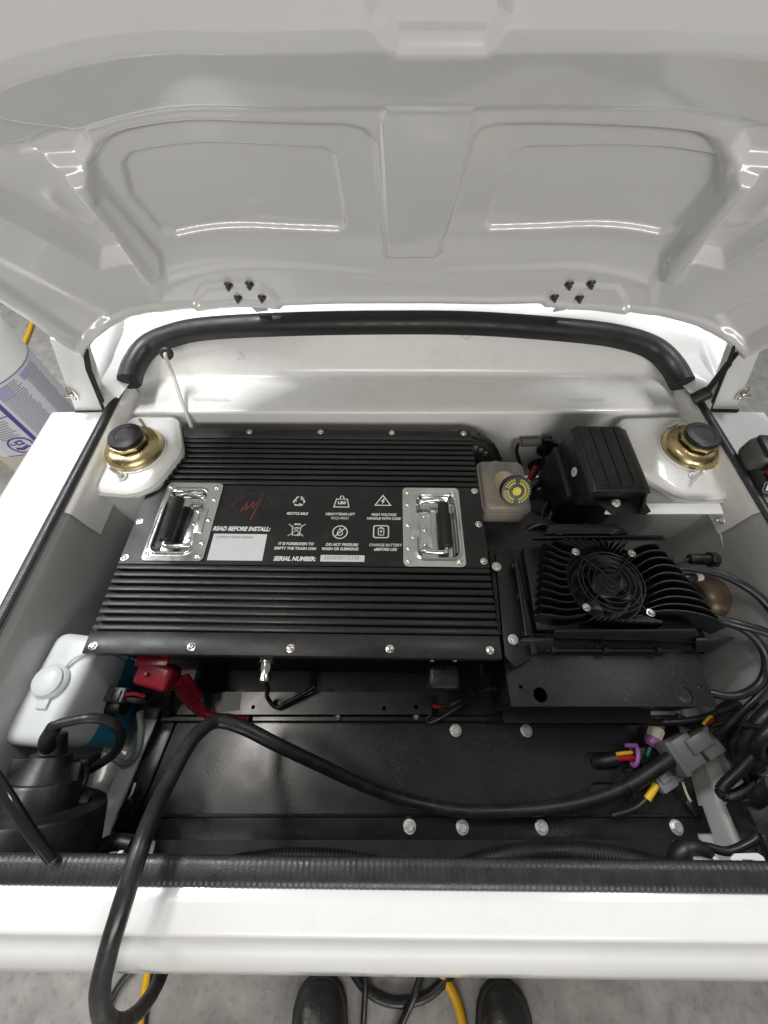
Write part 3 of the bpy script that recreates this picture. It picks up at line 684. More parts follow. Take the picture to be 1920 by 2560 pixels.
for a in (90, 210, 330):                                   # three chasing arrows
    T = Matrix.Rotation(R(a - 90), 4, 'Z')
    for poly in ([(-.0085, .0010), (-.0045, .0082), (.0008, .0118), (-.0058, .0118), (-.0100, .0048), (-.0118, .0028)], [(.0018, .0120), (.0058, .0118), (.0082, .0080), (.0102, .0090), (.0072, .0030), (.0012, .0050), (.0040, .0062)]):
        arrows.append(MB().addm(flat([(p[0] * .86, p[1] * .86) for p in poly]), T))
icon(arrows, 215, 230, 'white recycling arrows')
icon([stroke([(-.0135, -.0095), (.0135, -.0095), (.0098, .0075), (-.0098, .0075)], .0019, True), stroke(arcpts(0, .0110, .0034, 0, 345, 20), .0017, True)], 555, 240, 'white weight symbol')
text('LBS', z8(557, 242), .0145, .0062, 'white', bat, .05)
icon([stroke([(-.0140, -.0090), (.0140, -.0090), (0, .0125)], .0019, True), flat([(.0018, .0058), (-.0040, -.0010), (-.0008, -.0010), (-.0020, -.0072), (.0040, .0008), (.0010, .0008), (.0042, .0058)])], 885, 228, 'white lightning warning triangle')
icon([stroke([(-.0080, .0085), (-.0058, -.0105), (.0058, -.0105), (.0080, .0085)], .0013, True), stroke([(-.0095, .0085), (.0095, .0085)], .0016), stroke([(-.005, .0112), (.006, .0112)], .0022), stroke([(-.0145, .0115), (.0135, -.0125)], .0011), stroke([(.0145, .0115), (-.0135, -.0125)], .0011), stroke([(-.0025, .004), (.0035, .004)], .0016), stroke(arcpts(.0052, -.0095, .0022, 0, 340, 14), .0012, True)], 193, 457, 'white crossed out bin')
icon([ring(.0124, .0018), stroke([(-.0088, -.0088), (.0088, .0088)], .0018), stroke([(0, .0078), (-.0042, .0005), (-.0048, -.0030), (-.0026, -.0062), (.0012, -.0064), (.0042, -.0040), (.0040, .0004)], .0014, True)], 542, 476, 'white crossed out drop')
rr = lambda hw, hh, r: arcpts(hw - r, hh - r, r, 0, 90, 6) + arcpts(-hw + r, hh - r, r, 90, 180, 6) + arcpts(-hw + r, -hh + r, r, 180, 270, 6) + arcpts(hw - r, -hh + r, r, 270, 360, 6)
icon([stroke(rr(.0128, .0118, .0035), .0020, True), stroke(rr(.0048, .0068, .0018), .0015, True), stroke([(-.002, .0082), (.002, .0082)], .0018), flat([(.0010, .0040), (-.0024, -.0006), (-.0004, -.0006), (-.0012, -.0042), (.0024, .0006), (.0004, .0006), (.0024, .0040)])], 870, 472, 'white charging battery symbol')
# red script emblem with curved name
mp = [z7(*q) for q in [(1035, 382), (1098, 296), (1082, 368), (1160, 298), (1150, 352), (1236, 256), (1128, 466)]]
obj('emblem', stroke([(q.x, q.y) for q in mp], .0026, z=ZT), 'redink', bat, smooth=False, recalc=False)
ac = z7(1140, 385); rad = .0385; word = 'MOKES UNLIMITED'
for i, ch in enumerate(word):
    if ch == ' ': continue
    a = 160 - (160 - 33) * i / (len(word) - 1)
    text(ch, Vector((ac.x + rad * math.cos(R(a)), ac.y + rad * math.sin(R(a)) * 1.0, ZT)), None, .0052, 'redink2', bat, .01, rz=R(a - 90))
# words on the front face
yface = -(BL - .030) / 2 - .0006
for s, u, w_ in [('Switch', 595, .034), ('CAN/RS485', 806, .040), ('Monitor', 958, .040)]:
    q = BLc(u, 1662, .78); text(s, (q.x, yface, .147), w_, .0055, 'greyink', bat, .0, rot=(R(90), 0, 0))
for u in (705, 760):
    q = BLc(u, 1655, .78); obj('socket', lathe([(.009, 0), (.009, .004), (.0075, .005), (.007, .001), (.001, .001)], 20, Matrix.Translation((q.x, yface, .135)) @ Matrix.Rotation(R(90), 4, 'X')), 'plastic', bat)

# screw-on silver plug with its lead, at the front face of the battery
q = P(660, 1668, .765); yF_ = BC.y - (BL - .03) / 2 - .004
pg = thing('round_plug', 'silver screw-on round plug with thin black lead on the battery front', 'plug', (q.x, yF_, .755))
dirp = (.0, -1, -.1)
obj('knurled_ring', lathe([(.0112, 0), (.0122, .001), (.0122, .011), (.0112, .012)], 28, axisT((0, 0, 0), dirp)), 'screw', pg)
obj('barrel', lathe([(.0092, .010), (.0092, .020), (.0074, .026), (.0088, .030), (.0088, .037), (.0045, .040)], 28, axisT((0, 0, 0), dirp)), 'screw', pg)
loc = Vector(pg.location)
obj('lead', tube([Vector((0, -.033, -.004)), Vector((0, -.045, -.03))] + [p - loc for p in C([(668, 1742, .665), (690, 1768, .648), (718, 1756, .652), (760, 1734, .655), (790, 1715, .66)])], .0036, 10, 8), 'cable', pg)

# red and black terminal boots
def boot_box(c, s, rz, m, parent, bev=.008):
    o = obj('cover', box((0, 0, 0), s, bev, 4), m, parent); o.location = c; o.rotation_euler = rz; return o
p0 = P(385, 1688, .745)
rt = thing('terminal_cover', 'red vinyl terminal cover with red lead at the battery corner', 'terminal cover', p0)
boot_box((0, .002, -.012), (.058, .038, .036), (R(12), 0, R(-14)), 'red', rt)
obj('button', lathe([(.0035, 0), (.003, .002), (.0005, .0028)], 14, Matrix.Translation((-.008, .0, .0085))), 'red', rt)
pts = [Vector((.028, -.004, -.018))] + [p - p0 for p in C([(452, 1715, .715), (480, 1755, .68), (505, 1780, .66), (540, 1792, .645), (620, 1796, .62)])]
obj('sleeve', sweep(smooth_path(pts[:4], 8), [(a * 1.25, b * .7) for a, b in circ(.011, 12)], scale=lambda i: 1 - .012 * i), 'red', rt)
obj('tie', sweep(smooth_path([Vector(q) + Vector((.014, .006, .004)) for q in pts[:3]], 8), [(a, b * .5) for a, b in circ(.006, 8)]), 'red', rt)
obj('lead', tube(pts[2:], .0065, 12, 8), 'red', rt)
obj('bracket', box((-.004, .020, .008), (.05, .016, .006), .001), 'red', rt)
p0 = P(1110, 1690, .745)
bt = thing('terminal_cover', 'charcoal square terminal cover on the battery front beside the charger', 'terminal cover', p0)
boot_box((0, .0, -.016), (.050, .036, .036), (R(8), 0, 0), 'plastic', bt)
obj('button', lathe([(.0042, 0), (.0042, .002), (.0034, .0026), (.0032, .0012), (.0008, .0012)], 8, Matrix.Translation((.0, .004, .0045))), 'plastic', bt)
for sx in (-.018, .018): obj('clip', box((sx, .024, .006), (.006, .008, .006), .001), 'zinc', bt)
# thin twin leads below the black cover
tw = thing('wire_pair', 'thin black wire pair with a red end under the battery front edge', 'wire')
obj('black_wire', tube(C([(1203, 1660, .74), (1205, 1700, .70), (1185, 1740, .66), (1155, 1762, .65), (1120, 1785, .635), (1095, 1800, .625), (1072, 1808, .62), (1068, 1795, .622), (1080, 1788, .625)]), .0024, 8, 8), 'cable', tw)
obj('black_wire', tube(C([(1165, 1720, .68), (1160, 1745, .66), (1130, 1762, .648), (1100, 1768, .645)]), .0042, 8, 8), 'cable', tw)
obj('red_wire', tube(C([(1100, 1768, .645), (1082, 1765, .646)]), .0028, 8, 4), 'redwire', tw)
obj('black_wire', tube(C([(1180, 1738, .66), (1210, 1724, .665), (1275, 1722, .67)]), .0030, 8, 8), 'cable', tw)
# shelf plate in front of the battery
zs = .635
sp_ = sheet_with_holes([(P(440, 1790, zs).x, P(440, 1786, zs).y), (P(1080, 1786, zs).x, P(1080, 1786, zs).y), (P(1076, 1700, zs).x, .103), (P(470, 1700, zs).x, .103)],
    [[(P(u, v, zs).x + .0035 * math.cos(R(a)), P(u, v, zs).y + .0035 * math.sin(R(a))) for a in range(0, 360, 30)] for u, v in [(633, 1768), (960, 1771), (1040, 1768)]], zs - .003, zs)
sh_ = thing('mounting_plate', 'flat dark steel plate with small holes below the battery front edge', 'plate')
obj('plate', sp_, 'satin', sh_, smooth=False)
obj('front_flange', box(((P(440, 1786, zs).x + P(1080, 1786, zs).x) / 2, P(760, 1786, zs).y + .002, zs - .012), (P(1080, 1786, zs).x - P(440, 1786, zs).x, .003, .017)), 'satin', sh_, smooth=False)
for u in (540, 845, 1040): put(BOLT, 'bolt', P(u, 1792, .618), sh_, (R(60), 0, 0)).scale = (.6, .6, .6)
# tape remnants
obj('tape', box(P(565, 1755, zs + .0006), (.05, .03, .0006), rz=.1), 'greyconn', sh_, smooth=False)

# ================================================================== CHARGER and its bracket
zb = .752
br = thing('charger_bracket', 'black folded sheet bracket with two round holes under the charger', 'bracket')
def holep(u, v, r, z=zb): p = P(u, v, z); return [(p.x + r * math.cos(R(a)), p.y + r * math.sin(R(a))) for a in range(0, 360, 20)]
bxl, bxr = P(1278, 1766, zb).x, P(1794, 1766, zb).x; by0 = P(1500, 1766, zb).y
obj('bracket_plate', sheet_with_holes([(bxl, by0), (bxr, by0), (bxr - .006, .30), (bxl + .0, .45)], [holep(1351, 1737, .0105), holep(1712, 1737, .0115), holep(1302, 1717, .003), holep(1750, 1718, .0028)], zb - .003, zb), 'satin', br, smooth=False)
obj('bracket_drop', box(((bxl + bxr) / 2 - .004, by0 + .0035, zb - .045), (bxr - bxl - .012, .003, .085)), 'satin', br, smooth=False)
obj('bracket_gusset', prism([(bxl + .002, by0 + .006), (bxl + .005, by0 + .006), (bxl + .005, .12), (bxl + .002, .12)], zb - .12, zb - .004), 'satin', br, smooth=False)
obj('foot_flange', box(((bxl + bxr) / 2 - .02, by0 - .004, zb - .088), (bxr - bxl - .06, .022, .003)), 'satin', br, smooth=False)

CC = P(1532, 1450, .828); CRZ = R(-2)
ch = thing('charger', 'black finned charger with a round fan guard right of the battery', 'charger', (CC.x, CC.y, .755), CRZ)
Cinv = Matrix.Rotation(-CRZ, 4, 'Z')
def CL(u, v, z): q = Cinv @ (P(u, v, z) - Vector((CC.x, CC.y, 0))); return Vector((q.x, q.y, q.z - .755))
hx0, hx1, hy0, hy1 = CL(1322, 1450, .80).x, CL(1735, 1450, .80).x, CL(1500, 1580, .80).y, CL(1500, 1348, .815).y
obj('base_plate', box(((hx0 + hx1) / 2 - .02, (hy0 + hy1) / 2, .006), (hx1 - hx0 + .06, hy1 - hy0, .010), .002), 'cast', ch)
obj('heat_sink_floor', box(((hx0 + hx1) / 2 - .008, (hy0 + hy1) / 2, .020), (hx1 - hx0 - .026, hy1 - hy0 - .008, .020), .004), 'cast', ch)
# left mounting rail with two screws
rl = [CL(1238, 1380, .775), CL(1282, 1388, .775), CL(1330, 1648, .775), CL(1288, 1668, .775), CL(1262, 1640, .775)]
obj('mounting_rail', prism([(p.x, p.y) for p in rl], .004, .020, .002), 'cast', ch)
obj('rail_ridge', hexa([CL(1284, 1400, .775), CL(1296, 1396, .775), CL(1346, 1632, .775), CL(1330, 1640, .775)], [CL(1284, 1400, .785), CL(1294, 1397, .785), CL(1344, 1630, .785), CL(1330, 1638, .785)], .001), 'cast', ch)
for u, v in [(1241, 1417), (1282, 1599)]:
    p = CL(u, v, .775); m = lathe([(.0078, .020), (.0078, .0215), (.0045, .022), (.0040, .0245), (.0022, .025), (.0020, .0225), (.0003, .0225)], 24, Matrix.Translation((p.x, p.y, 0)))
    obj('screw', m, 'zinc', ch)
# walls of the casing: front lip, back lip, side notch blocks
obj('front_wall', hexa([CL(1378, 1592, .765), CL(1752, 1600, .765), CL(1752, 1592, .765), CL(1378, 1584, .765)], [CL(1384, 1580, .822), CL(1742, 1578, .822), CL(1740, 1571, .822), CL(1388, 1573, .822)], .002), 'cast', ch)
for u0, u1 in ((1282, 1384), (1740, 1836)):
    a, b = CL(u0, 1606, .800), CL(u1, 1606, .800)
    if u0 < 1500: pts = [(CL(1305, 1597, .79), CL(1380, 1597, .79)), (CL(1275, 1640, .757), CL(1378, 1640, .757))]
    obj('corner_wing', hexa([CL(u0 - (2 if u0 > 1500 else 0), 1632, .757), CL(u1 - (60 if u0 > 1500 else 0), 1632, .757), CL(u1 - (60 if u0 > 1500 else 0), 1620, .757), CL(u0, 1620, .757)],
                            [CL(u0 + (24 if u0 < 1500 else 0), 1602, .792), CL(u1, 1598, .792), CL(u1, 1592, .792), CL(u0 + (24 if u0 < 1500 else 0), 1594, .792)], .0012), 'cast', ch)
obj('front_bar', tube([CL(1362, 1624, .765), CL(1500, 1625, .765), CL(1678, 1625, .765)], .0028, 8, 4), 'cast', ch)
for u in (1384, 1514, 1645): obj('lug', box(CL(u, 1624, .768), (.010, .009, .014), .002), 'cast', ch)
obj('back_wall', hexa([CL(1330, 1352, .775), CL(1662, 1352, .775), CL(1662, 1344, .775), CL(1330, 1344, .775)], [CL(1330, 1346, .822), CL(1656, 1342, .822), CL(1656, 1337, .822), CL(1336, 1340, .822)], .002), 'cast', ch)
hb = [CL(u, v, .815) for u, v in [(1360, 1336), (1372, 1315), (1390, 1310), (1540, 1310), (1556, 1318), (1572, 1336)]]
obj('carry_handle', hexa([Vector((p.x, p.y, .04)) for p in hb], [Vector((p.x, p.y, .062)) for p in hb], .003), 'cast', ch)
for k2 in range(4):
    obj('handle_groove', tube([CL(1392 + 4 * k2, 1336, .8215 + .0006), CL(1396 + 4 * k2, 1324 + 3 * k2, .822), CL(1530 - 4 * k2, 1323 + 3 * k2, .822), CL(1545 - 4 * k2, 1336, .822)], .0011, 6, 6), 'satin', ch)
for u, v in [(1285, 1417), (1300, 1494), (1316, 1586)]: obj('lug', box(CL(u, v, .782), (.012, .008, .014), .002), 'cast', ch)
obj('side_bar', tube([CL(1288, 1400, .79), CL(1316, 1590, .79)], .0022, 8, 2), 'cast', ch)
# spiral fins from the fan out to the casing
finz0, finz1 = .028, .070
L0, R0, T0_, B0 = hx0 + .014, hx1 + .002, hy1 - .006, hy0 + .010
flow = []
def bez(p0, p1, p2, n=14): return [tuple((1 - t) ** 2 * a + 2 * t * (1 - t) * b + t * t * c for a, b, c in zip(p0, p1, p2)) for t in np.linspace(0, 1, n)]
def rim_pt(a, r=.0585): return (r * math.cos(R(a)), r * math.sin(R(a)))
for k2 in range(10):                                   # left side, nearly level
    t = k2 / 9; a = 128 + 106 * t; y = T0_ - .010 + (B0 + .004 - T0_ + .010) * t; x = L0 + .016 * (1 - t) - .012 * t
    flow.append(bez(rim_pt(a), ((x - .050) / 2, (y + rim_pt(a)[1]) / 2 - .014), (x, y + .006)))
for k2 in range(10):                                   # right side, arched outwards
    t = k2 / 9; a = 54 - 110 * t; y = T0_ - .004 + (B0 + .004 - T0_ + .004) * t; x = R0 - .050 + .055 * t ** .8
    flow.append(bez(rim_pt(a), ((x + .050) / 2 + .004, (y + rim_pt(a)[1]) / 2 + .020), (x, y - .005)))
for k2 in range(11):                                   # between fan and rear wall
    t = (k2 + .5) / 11; a = 124 - 66 * t; q = rim_pt(a); flow.append(bez(q, (q[0] * 1.35 - .003, (T0_ + q[1]) / 2), (q[0] * 2.0 - .010, T0_), 8))
for k2 in range(12):                                   # between fan and front wall
    t = (k2 + .5) / 12; a = 238 + 62 * t; q = rim_pt(a); flow.append(bez(q, (q[0] * 1.3 + .002, (B0 + q[1]) / 2), (q[0] * 2.0 + .010, B0), 8))
for pts in flow:
    vsf, fsf = [], []; n_ = len(pts); th = .0013
    for j, (x, y) in enumerate(pts):
        t = Vector(pts[min(j + 1, n_ - 1)]) - Vector(pts[max(j - 1, 0)]); t.normalize(); nx_, ny_ = -t.y * th, t.x * th
        e = j / (n_ - 1); top = finz1 - .020 * max(0, (.18 - e) / .18) - (.010 * max(0, (e - .82) / .18) if abs(x) > .06 else 0)
        vsf += [(x - nx_ * 1.5, y - ny_ * 1.5, finz0), (x + nx_ * 1.5, y + ny_ * 1.5, finz0), (x + nx_ * .6, y + ny_ * .6, top), (x - nx_ * .6, y - ny_ * .6, top)]
    for j in range(n_ - 1):
        for q4 in range(4): fsf.append((j * 4 + q4, j * 4 + (q4 + 1) % 4, j * 4 + 4 + (q4 + 1) % 4, j * 4 + 4 + q4))
    fsf += [(3, 2, 1, 0), tuple((n_ - 1) * 4 + q4 for q4 in range(4))]
    obj('fin', MB().add(vsf, fsf), 'cast', ch, angle=50)
# fan: ring, hub, blades
obj('fan_shroud', lathe([(.0575, .030), (.0575, .046), (.0560, .046), (.0500, .034), (.0470, .031), (.001, .0305)], 56, cap0=False), 'cast', ch)
obj('fan_hub', lathe([(.021, .028), (.021, .050), (.019, .052), (.012, .0522), (.0115, .0515), (.001, .0515)], 40), 'plastic', ch)
for i in range(9):
    a = 2 * math.pi * i / 9; vb, fb = [], []
    for j in range(6):
        r = .020 + .0045 * j; aa = a + .10 * j
        for s2, dz in ((0, .034), (.42, .047)): vb.append((r * math.cos(aa + s2), r * math.sin(aa + s2), dz))
    for j in range(5): fb.append((2 * j, 2 * j + 1, 2 * j + 3, 2 * j + 2))
    obj('fan_blade', solid(MB().add(vb, fb), .0012), 'plastic', ch)
gd = MB()
for r in (.0095, .018, .0265, .035, .0435, .0495): gd.addm(tube([(r * math.cos(2 * math.pi * k2 / 24), r * math.sin(2 * math.pi * k2 / 24), .0715 - .003 * (r / .05) ** 2) for k2 in range(24)], .0010, 6, 2, closed=True))
for a in (47, 133, 222, 312):
    ca_, sa_ = math.cos(R(a)), math.sin(R(a)); gd.addm(tube([(0, 0, .0725), (.03 * ca_, .03 * sa_, .072), (.052 * ca_, .052 * sa_, .0695), (.0645 * ca_, .0645 * sa_, .0685)], .0011, 6, 4))
obj('fan_guard', gd, 'cast', ch)
for a in (47, 133, 222, 312): put(SCREW, 'screw', (.0655 * math.cos(R(a)), .0655 * math.sin(R(a)), .0695), ch, (0, 0, R(a)))
for a in (47, 133, 222, 312): obj('screw_post', lathe([(.0042, .03), (.0042, .0694)], 12, Matrix.Translation((.0655 * math.cos(R(a)), .0655 * math.sin(R(a)), 0))), 'cast', ch)
# leads that leave the charger
cc_ = thing('charger_lead', 'black charger lead ending in a threaded round plug on the right wall', 'cable')
obj('lead', tube(C([(1668, 1415, .80), (1700, 1408, .80), (1728, 1395, .80)]), .0030, 8, 6), 'cable', cc_)
d = (P(1790, 1398, .80) - P(1728, 1396, .80)).normalized(); p0 = P(1722, 1397, .80)
obj('plug_body', lathe([(.007, 0), (.0085, .002), (.0085, .034), (.0075, .035)], 24, axisT(p0, d)), 'plastic', cc_)
obj('threads', corrugated([p0 + d * .012, p0 + d * .032], .0092, .0022, .1, 20), 'plastic', cc_)
obj('plug_nut', lathe([(.012, .032), (.0135, .034), (.0135, .042), (.0115, .045), (.009, .045)], 8, axisT(p0, d)), 'plastic', cc_, angle=25)
def cable(nm, label, pts, r, m='cable', cat='cable', group=None, corr=0):
    o = thing(nm, label, cat, group=group)
    obj('jacket', corrugated(C(pts), r, corr) if corr else tube(C(pts), r, 12, 10), m, o); return o
cable('charger_cable', 'uppermost black cable running from the charger to the right edge', [(1672, 1425, .79), (1712, 1418, .80), (1790, 1432, .815), (1850, 1458, .82), (1905, 1498, .815), (1950, 1560, .80), (1965, 1640, .77), (1945, 1720, .73)], .0062)
cable('charger_cable', 'thick black cable crossing in front of the rusty horn', [(1700, 1480, .78), (1736, 1514, .79), (1778, 1541, .80), (1845, 1561, .81), (1930, 1588, .81), (1975, 1640, .80), (1970, 1720, .76)], .0068)
cable('charger_cable', 'black cable looping from the charger corner back under the bracket', [(1735, 1550, .785), (1790, 1553, .79), (1840, 1564, .79), (1880, 1588, .785), (1908, 1625, .775), (1916, 1665, .76), (1900, 1708, .745), (1862, 1734, .735), (1820, 1741, .73), (1770, 1732, .725)], .0062)
p0 = P(1690, 1447, .79); d = (P(1760, 1443, .79) - p0).normalized()
cl = thing('cable_gland', 'small black gland with clear cap beside the charger fins', 'connector', p0)
obj('body', lathe([(.006, 0), (.007, .012), (.0075, .014), (.0075, .030), (.006, .033)], 16, axisT((0, 0, 0), d)), 'plastic', cl)
obj('clear_cap', lathe([(.0058, .032), (.0065, .037), (.0055, .043), (.001, .044)], 16, axisT((0, 0, 0), d)), 'hose', cl)

# rusty horn / drum on the right wall
p0 = P(1742, 1500, .70); d = (P(1860, 1490, .712) - p0).normalized()
hn = thing('horn', 'rusty brown steel drum behind the charger cables', 'horn', p0)
obj('drum', lathe([(.030, 0), (.036, .006), (.038, .02), (.038, .06), (.036, .068), (.030, .074), (.022, .077), (.001, .078)], 36, axisT((0, 0, 0), d) @ Matrix.Translation((0, 0, 0))), 'rust', hn)
obj('boss', lathe([(.010, -.012), (.012, -.006), (.012, .004)], 20, axisT((0, 0, 0), d)), 'zinc', hn)
for u, v in [(1828, 1452), (1868, 1526), (1846, 1300)]:
    o = thing('wall_bolt', {1828: 'small bolt on the right wall above the rusty drum', 1868: 'small bolt on the right wall below the rusty drum', 1846: 'small bolt on the right wall near the white bracket'}[u], 'bolt')
    p = P(u, v, .70 if v > 1400 else .79); obj('nut', hexbolt_mb(.005, .005, .006), 'zinc', o); o.location = Vector((.594 if v > 1400 else .603, p.y, p.z)); o.rotation_euler = (0, R(-90), 0)
# corrugated hose that dives down behind the bracket
cable('drain_hose', 'wide ribbed grey hose diving behind the charger bracket', [(1745, 1600, .64), (1775, 1640, .63), (1806, 1690, .62), (1842, 1745, .61)], .016, 'rubber', 'hose', corr=.006)

# ================================================================== MOTOR CONTROLLER
ct = thing('controller_box', 'black ribbed controller box on a white bracket at the right rear', 'control box')
T0 = [P(1436, 1064, .86), P(1551, 1062, .86), P(1626, 1214, .86), P(1484, 1216, .86)]
cx0, cx1 = (T0[0].x + T0[3].x) / 2, (T0[1].x + T0[2].x) / 2; cy1, cy0 = T0[0].y, T0[3].y
cw = cx1 - cx0; ctr = Vector(((cx0 + cx1) / 2, (cy0 + cy1) / 2, 0))
ct.location = (ctr.x, ctr.y, .80); ct.rotation_euler.z = R(-1)
prof = [(-cw / 2 - .008, .0), (-cw / 2 - .007, .030), (-cw / 2 - .004, .050), (-cw / 2 + .002, .0565), (-cw / 2 + .006, .0585), (cw / 2 - .008, .0585), (cw / 2 - .002, .056), (cw / 2 + .010, .050), (cw / 2 + .014, -.0)]
Lc = cy1 - cy0
obj('housing', hexa([(x, -Lc / 2, z) for x, z in prof], [(x, Lc / 2, z) for x, z in prof], .0015), 'plastic', ct)
fr_ = [0, .27, .54, .82, 1]; lw = cw - .012
for a, b in zip(fr_, fr_[1:]):
    obj('lid_rib', box((-cw / 2 + .005 + lw * (a + b) / 2, 0, .0590), (lw * (b - a) - .0022, Lc - .004, .0026), .0008), 'plastic', ct)
obj('end_cap', hexa([(x, -Lc / 2 - .006, .022 + (z - .022) * .9) for x, z in prof if z > .02] , [(x, -Lc / 2 + .001, z) for x, z in prof if z > .02], .0015), 'plastic', ct)
obj('base', box((-.006, .012, -.05), (cw + .02, Lc - .02, .10), .004), 'boxblack', ct)
obj('mount_foot', prism([(-.030, -Lc / 2 - .012), (.052, -Lc / 2 - .012), (.056, -Lc / 2 - .030), (.046, -Lc / 2 - .036), (-.012, -Lc / 2 - .036)], .0292, .0322, .0008), 'plastic', ct)
obj('foot_gusset', prism([(.030, -Lc / 2 - .036), (.034, -Lc / 2 - .036), (.050, -Lc / 2 - .004), (.046, -Lc / 2 - .004)], .031, .048), 'plastic', ct)
p = P(1542, 1258, .8325) - Vector((ctr.x, ctr.y, .80)); put(BOLT, 'bolt', p, ct).scale = (.72, .72, .9)
q = Vector((-cw / 2 - .0078, -Lc * .12, .030)); T = axisT(q, (-1, 0, .1))
obj('round_sticker', MB().addm(lathe([(.0085, .0), (.0085, .0006)], 28), T), 'sticker', ct)
obj('lettering', MB().addm(text_mesh and stroke([(-.004, .003), (.004, .003)], .0012, z=.0009), T).addm(stroke([(-.005, 0), (.005, 0)], .0012, z=.0009), T).addm(stroke([(-.0035, -.003), (.003, -.003)], .0012, z=.0009), T), 'greyink', ct, recalc=False)
# white angle bracket
wb = thing('white_bracket', 'flat white painted bracket under the controller box', 'bracket')
wq = [P(1512, 1284, .828), P(1810, 1284, .828), P(1800, 1258, .828), P(1520, 1258, .828)]
obj('strip', hexa([q - Vector((0, 0, .003)) for q in wq], wq, .001), 'whitebr', wb)
# ================================================================== BRAKE FLUID RESERVOIR, MASTER CYLINDER, BOOSTER
p0 = (P(1203, 1147, .80) + P(1307, 1147, .80) + P(1323, 1272, .80) + P(1213, 1272, .80)) / 4
rs = thing('fluid_reservoir', 'milky brake fluid reservoir with black and yellow cap beside the battery', 'reservoir', (p0.x, p0.y, .72), R(-1))
wR, lR = .083, .112
obj('tank', box((0, 0, .040), (wR, lR, .080), .012, 4), 'resv', rs)
obj('fluid', box((0, 0, .028), (wR - .008, lR - .008, .05), .010, 3), 'amber', rs)
obj('weld_rim', sweep([Vector((x, y, .066)) for x, y in arcpts(wR / 2 - .012, lR / 2 - .012, .0135, 0, 90, 5) + arcpts(-wR / 2 + .012, lR / 2 - .012, .0135, 90, 180, 5) + arcpts(-wR / 2 + .012, -lR / 2 + .012, .0135, 180, 270, 5) + arcpts(wR / 2 - .012, -lR / 2 + .012, .0135, 270, 360, 5)], [(-.002, -.002), (.002, -.002), (.002, .002), (-.002, .002)], closed=True, up=(0, 0, 1)), 'resv', rs)
obj('eyelet', MB().addm(tube([(.006 * math.cos(R(a)), .006 * math.sin(R(a)), 0) for a in range(0, 360, 30)], .0018, 8, 2, True), Matrix.Translation((wR / 2 + .006, .012, .066))), 'resv', rs)
for x, y, r in [(-.01, .035, .018), (.022, .030, .006), (-.022, -.03, .005), (.01, -.038, .004)]: obj('boss', lathe([(r, .0795), (r * .9, .0812), (r * .3, .0814)], 24, Matrix.Translation((x, y, 0))), 'resv', rs)
nb = P(1263, 1206, .80) - Vector((p0.x, p0.y, .72)); nt_ = P(1293, 1228, .845) - Vector((p0.x, p0.y, .72)); dd = (nt_ - nb).normalized()
base = nb - dd * .012
obj('neck', lathe([(.0195, 0), (.0185, (nt_ - base).length - .006)], 32, axisT(base, dd)), 'tan', rs)
capT = axisT(nt_, dd)
cap = obj('cap', lathe([(.0215, -.016), (.0255, -.015), (.0262, -.012), (.0262, -.003), (.0250, -.0005), (.010, .0002), (.001, .0002)], 40, capT), 'plastic', rs)
obj('cap_emblem', MB().addm(lathe([(.0078, .0003), (.0078, .0016), (.0065, .0022)], 8), capT).addm(lathe([(.0035, .0022), (.0033, .0030), (.0028, .0030)], 20), capT), 'capyellow', cap, angle=25)
warn = 'DOT3 BRAKE FLUID ONLY  CLEAN CAP BEFORE REMOVING  '
wm = MB()
for i in range(30):
    if i in (7, 8, 14, 22, 23): continue
    a = 2 * math.pi * i / 30
    for rr_ in (.0150, .0200): wm.addm(box((rr_ * math.cos(a), rr_ * math.sin(a), .0006), (.0034, .0021, .0006), rz=a), capT)
obj('cap_lettering', wm, 'capyellow', cap, smooth=False, kind='stuff')
obj('clamp_base', box((-.004, -.004, -.004), (wR + .012, lR + .006, .012), .003), 'rust', rs)
mc = thing('master_cylinder', 'grey brake cylinder fitting with a thin pipe beside the battery', 'cylinder')
p1 = P(1222, 1322, .70)
obj('body', lathe([(.014, 0), (.014, .10)], 24, axisT(p1 + Vector((-.02, -.02, 0)), (0, 1, .0))), 'darksteel', mc)
obj('fitting', lathe([(.009, 0), (.009, .02), (.006, .024), (.006, .03)], 16, axisT(p1, (1, -.05, .02))), 'darksteel', mc)
obj('pipe', tube([p1 + Vector((.028, -.001, 0))] + C([(1285, 1320, .70), (1300, 1310, .70), (1302, 1280, .70), (1300, 1240, .68)]), .0024, 8, 8), 'darksteel', mc)
bo = thing('brake_booster', 'round black brake booster shell behind the battery corner', 'brake booster')
bc = P(1195, 1128, .72); bc = Vector((.155, .535, .70))
bT = axisT(bc, (0, -1, .35))
obj('shell', lathe([(.096, -.03), (.098, -.015), (.105, -.012), (.105, -.004), (.097, -.002), (.094, .010), (.080, .022), (.060, .026), (.030, .034), (.001, .034)], 56, bT), 'plastic', bo)
for k2 in range(16):
    a = 2 * math.pi * k2 / 16; obj('crimp', box(bT @ Vector((.1045 * math.cos(a), .1045 * math.sin(a), -.004)), (.005, .005, .004), .001), 'plastic', bo)
for k2 in range(7):                                   # pale vent fins of the shell
    a = R(50 + k2 * 9); p = bT @ Vector((.083 * math.cos(a), .083 * math.sin(a), .022)); obj('shell_mark', box(p, (.008, .002, .014), .0005), 'grille', bo)
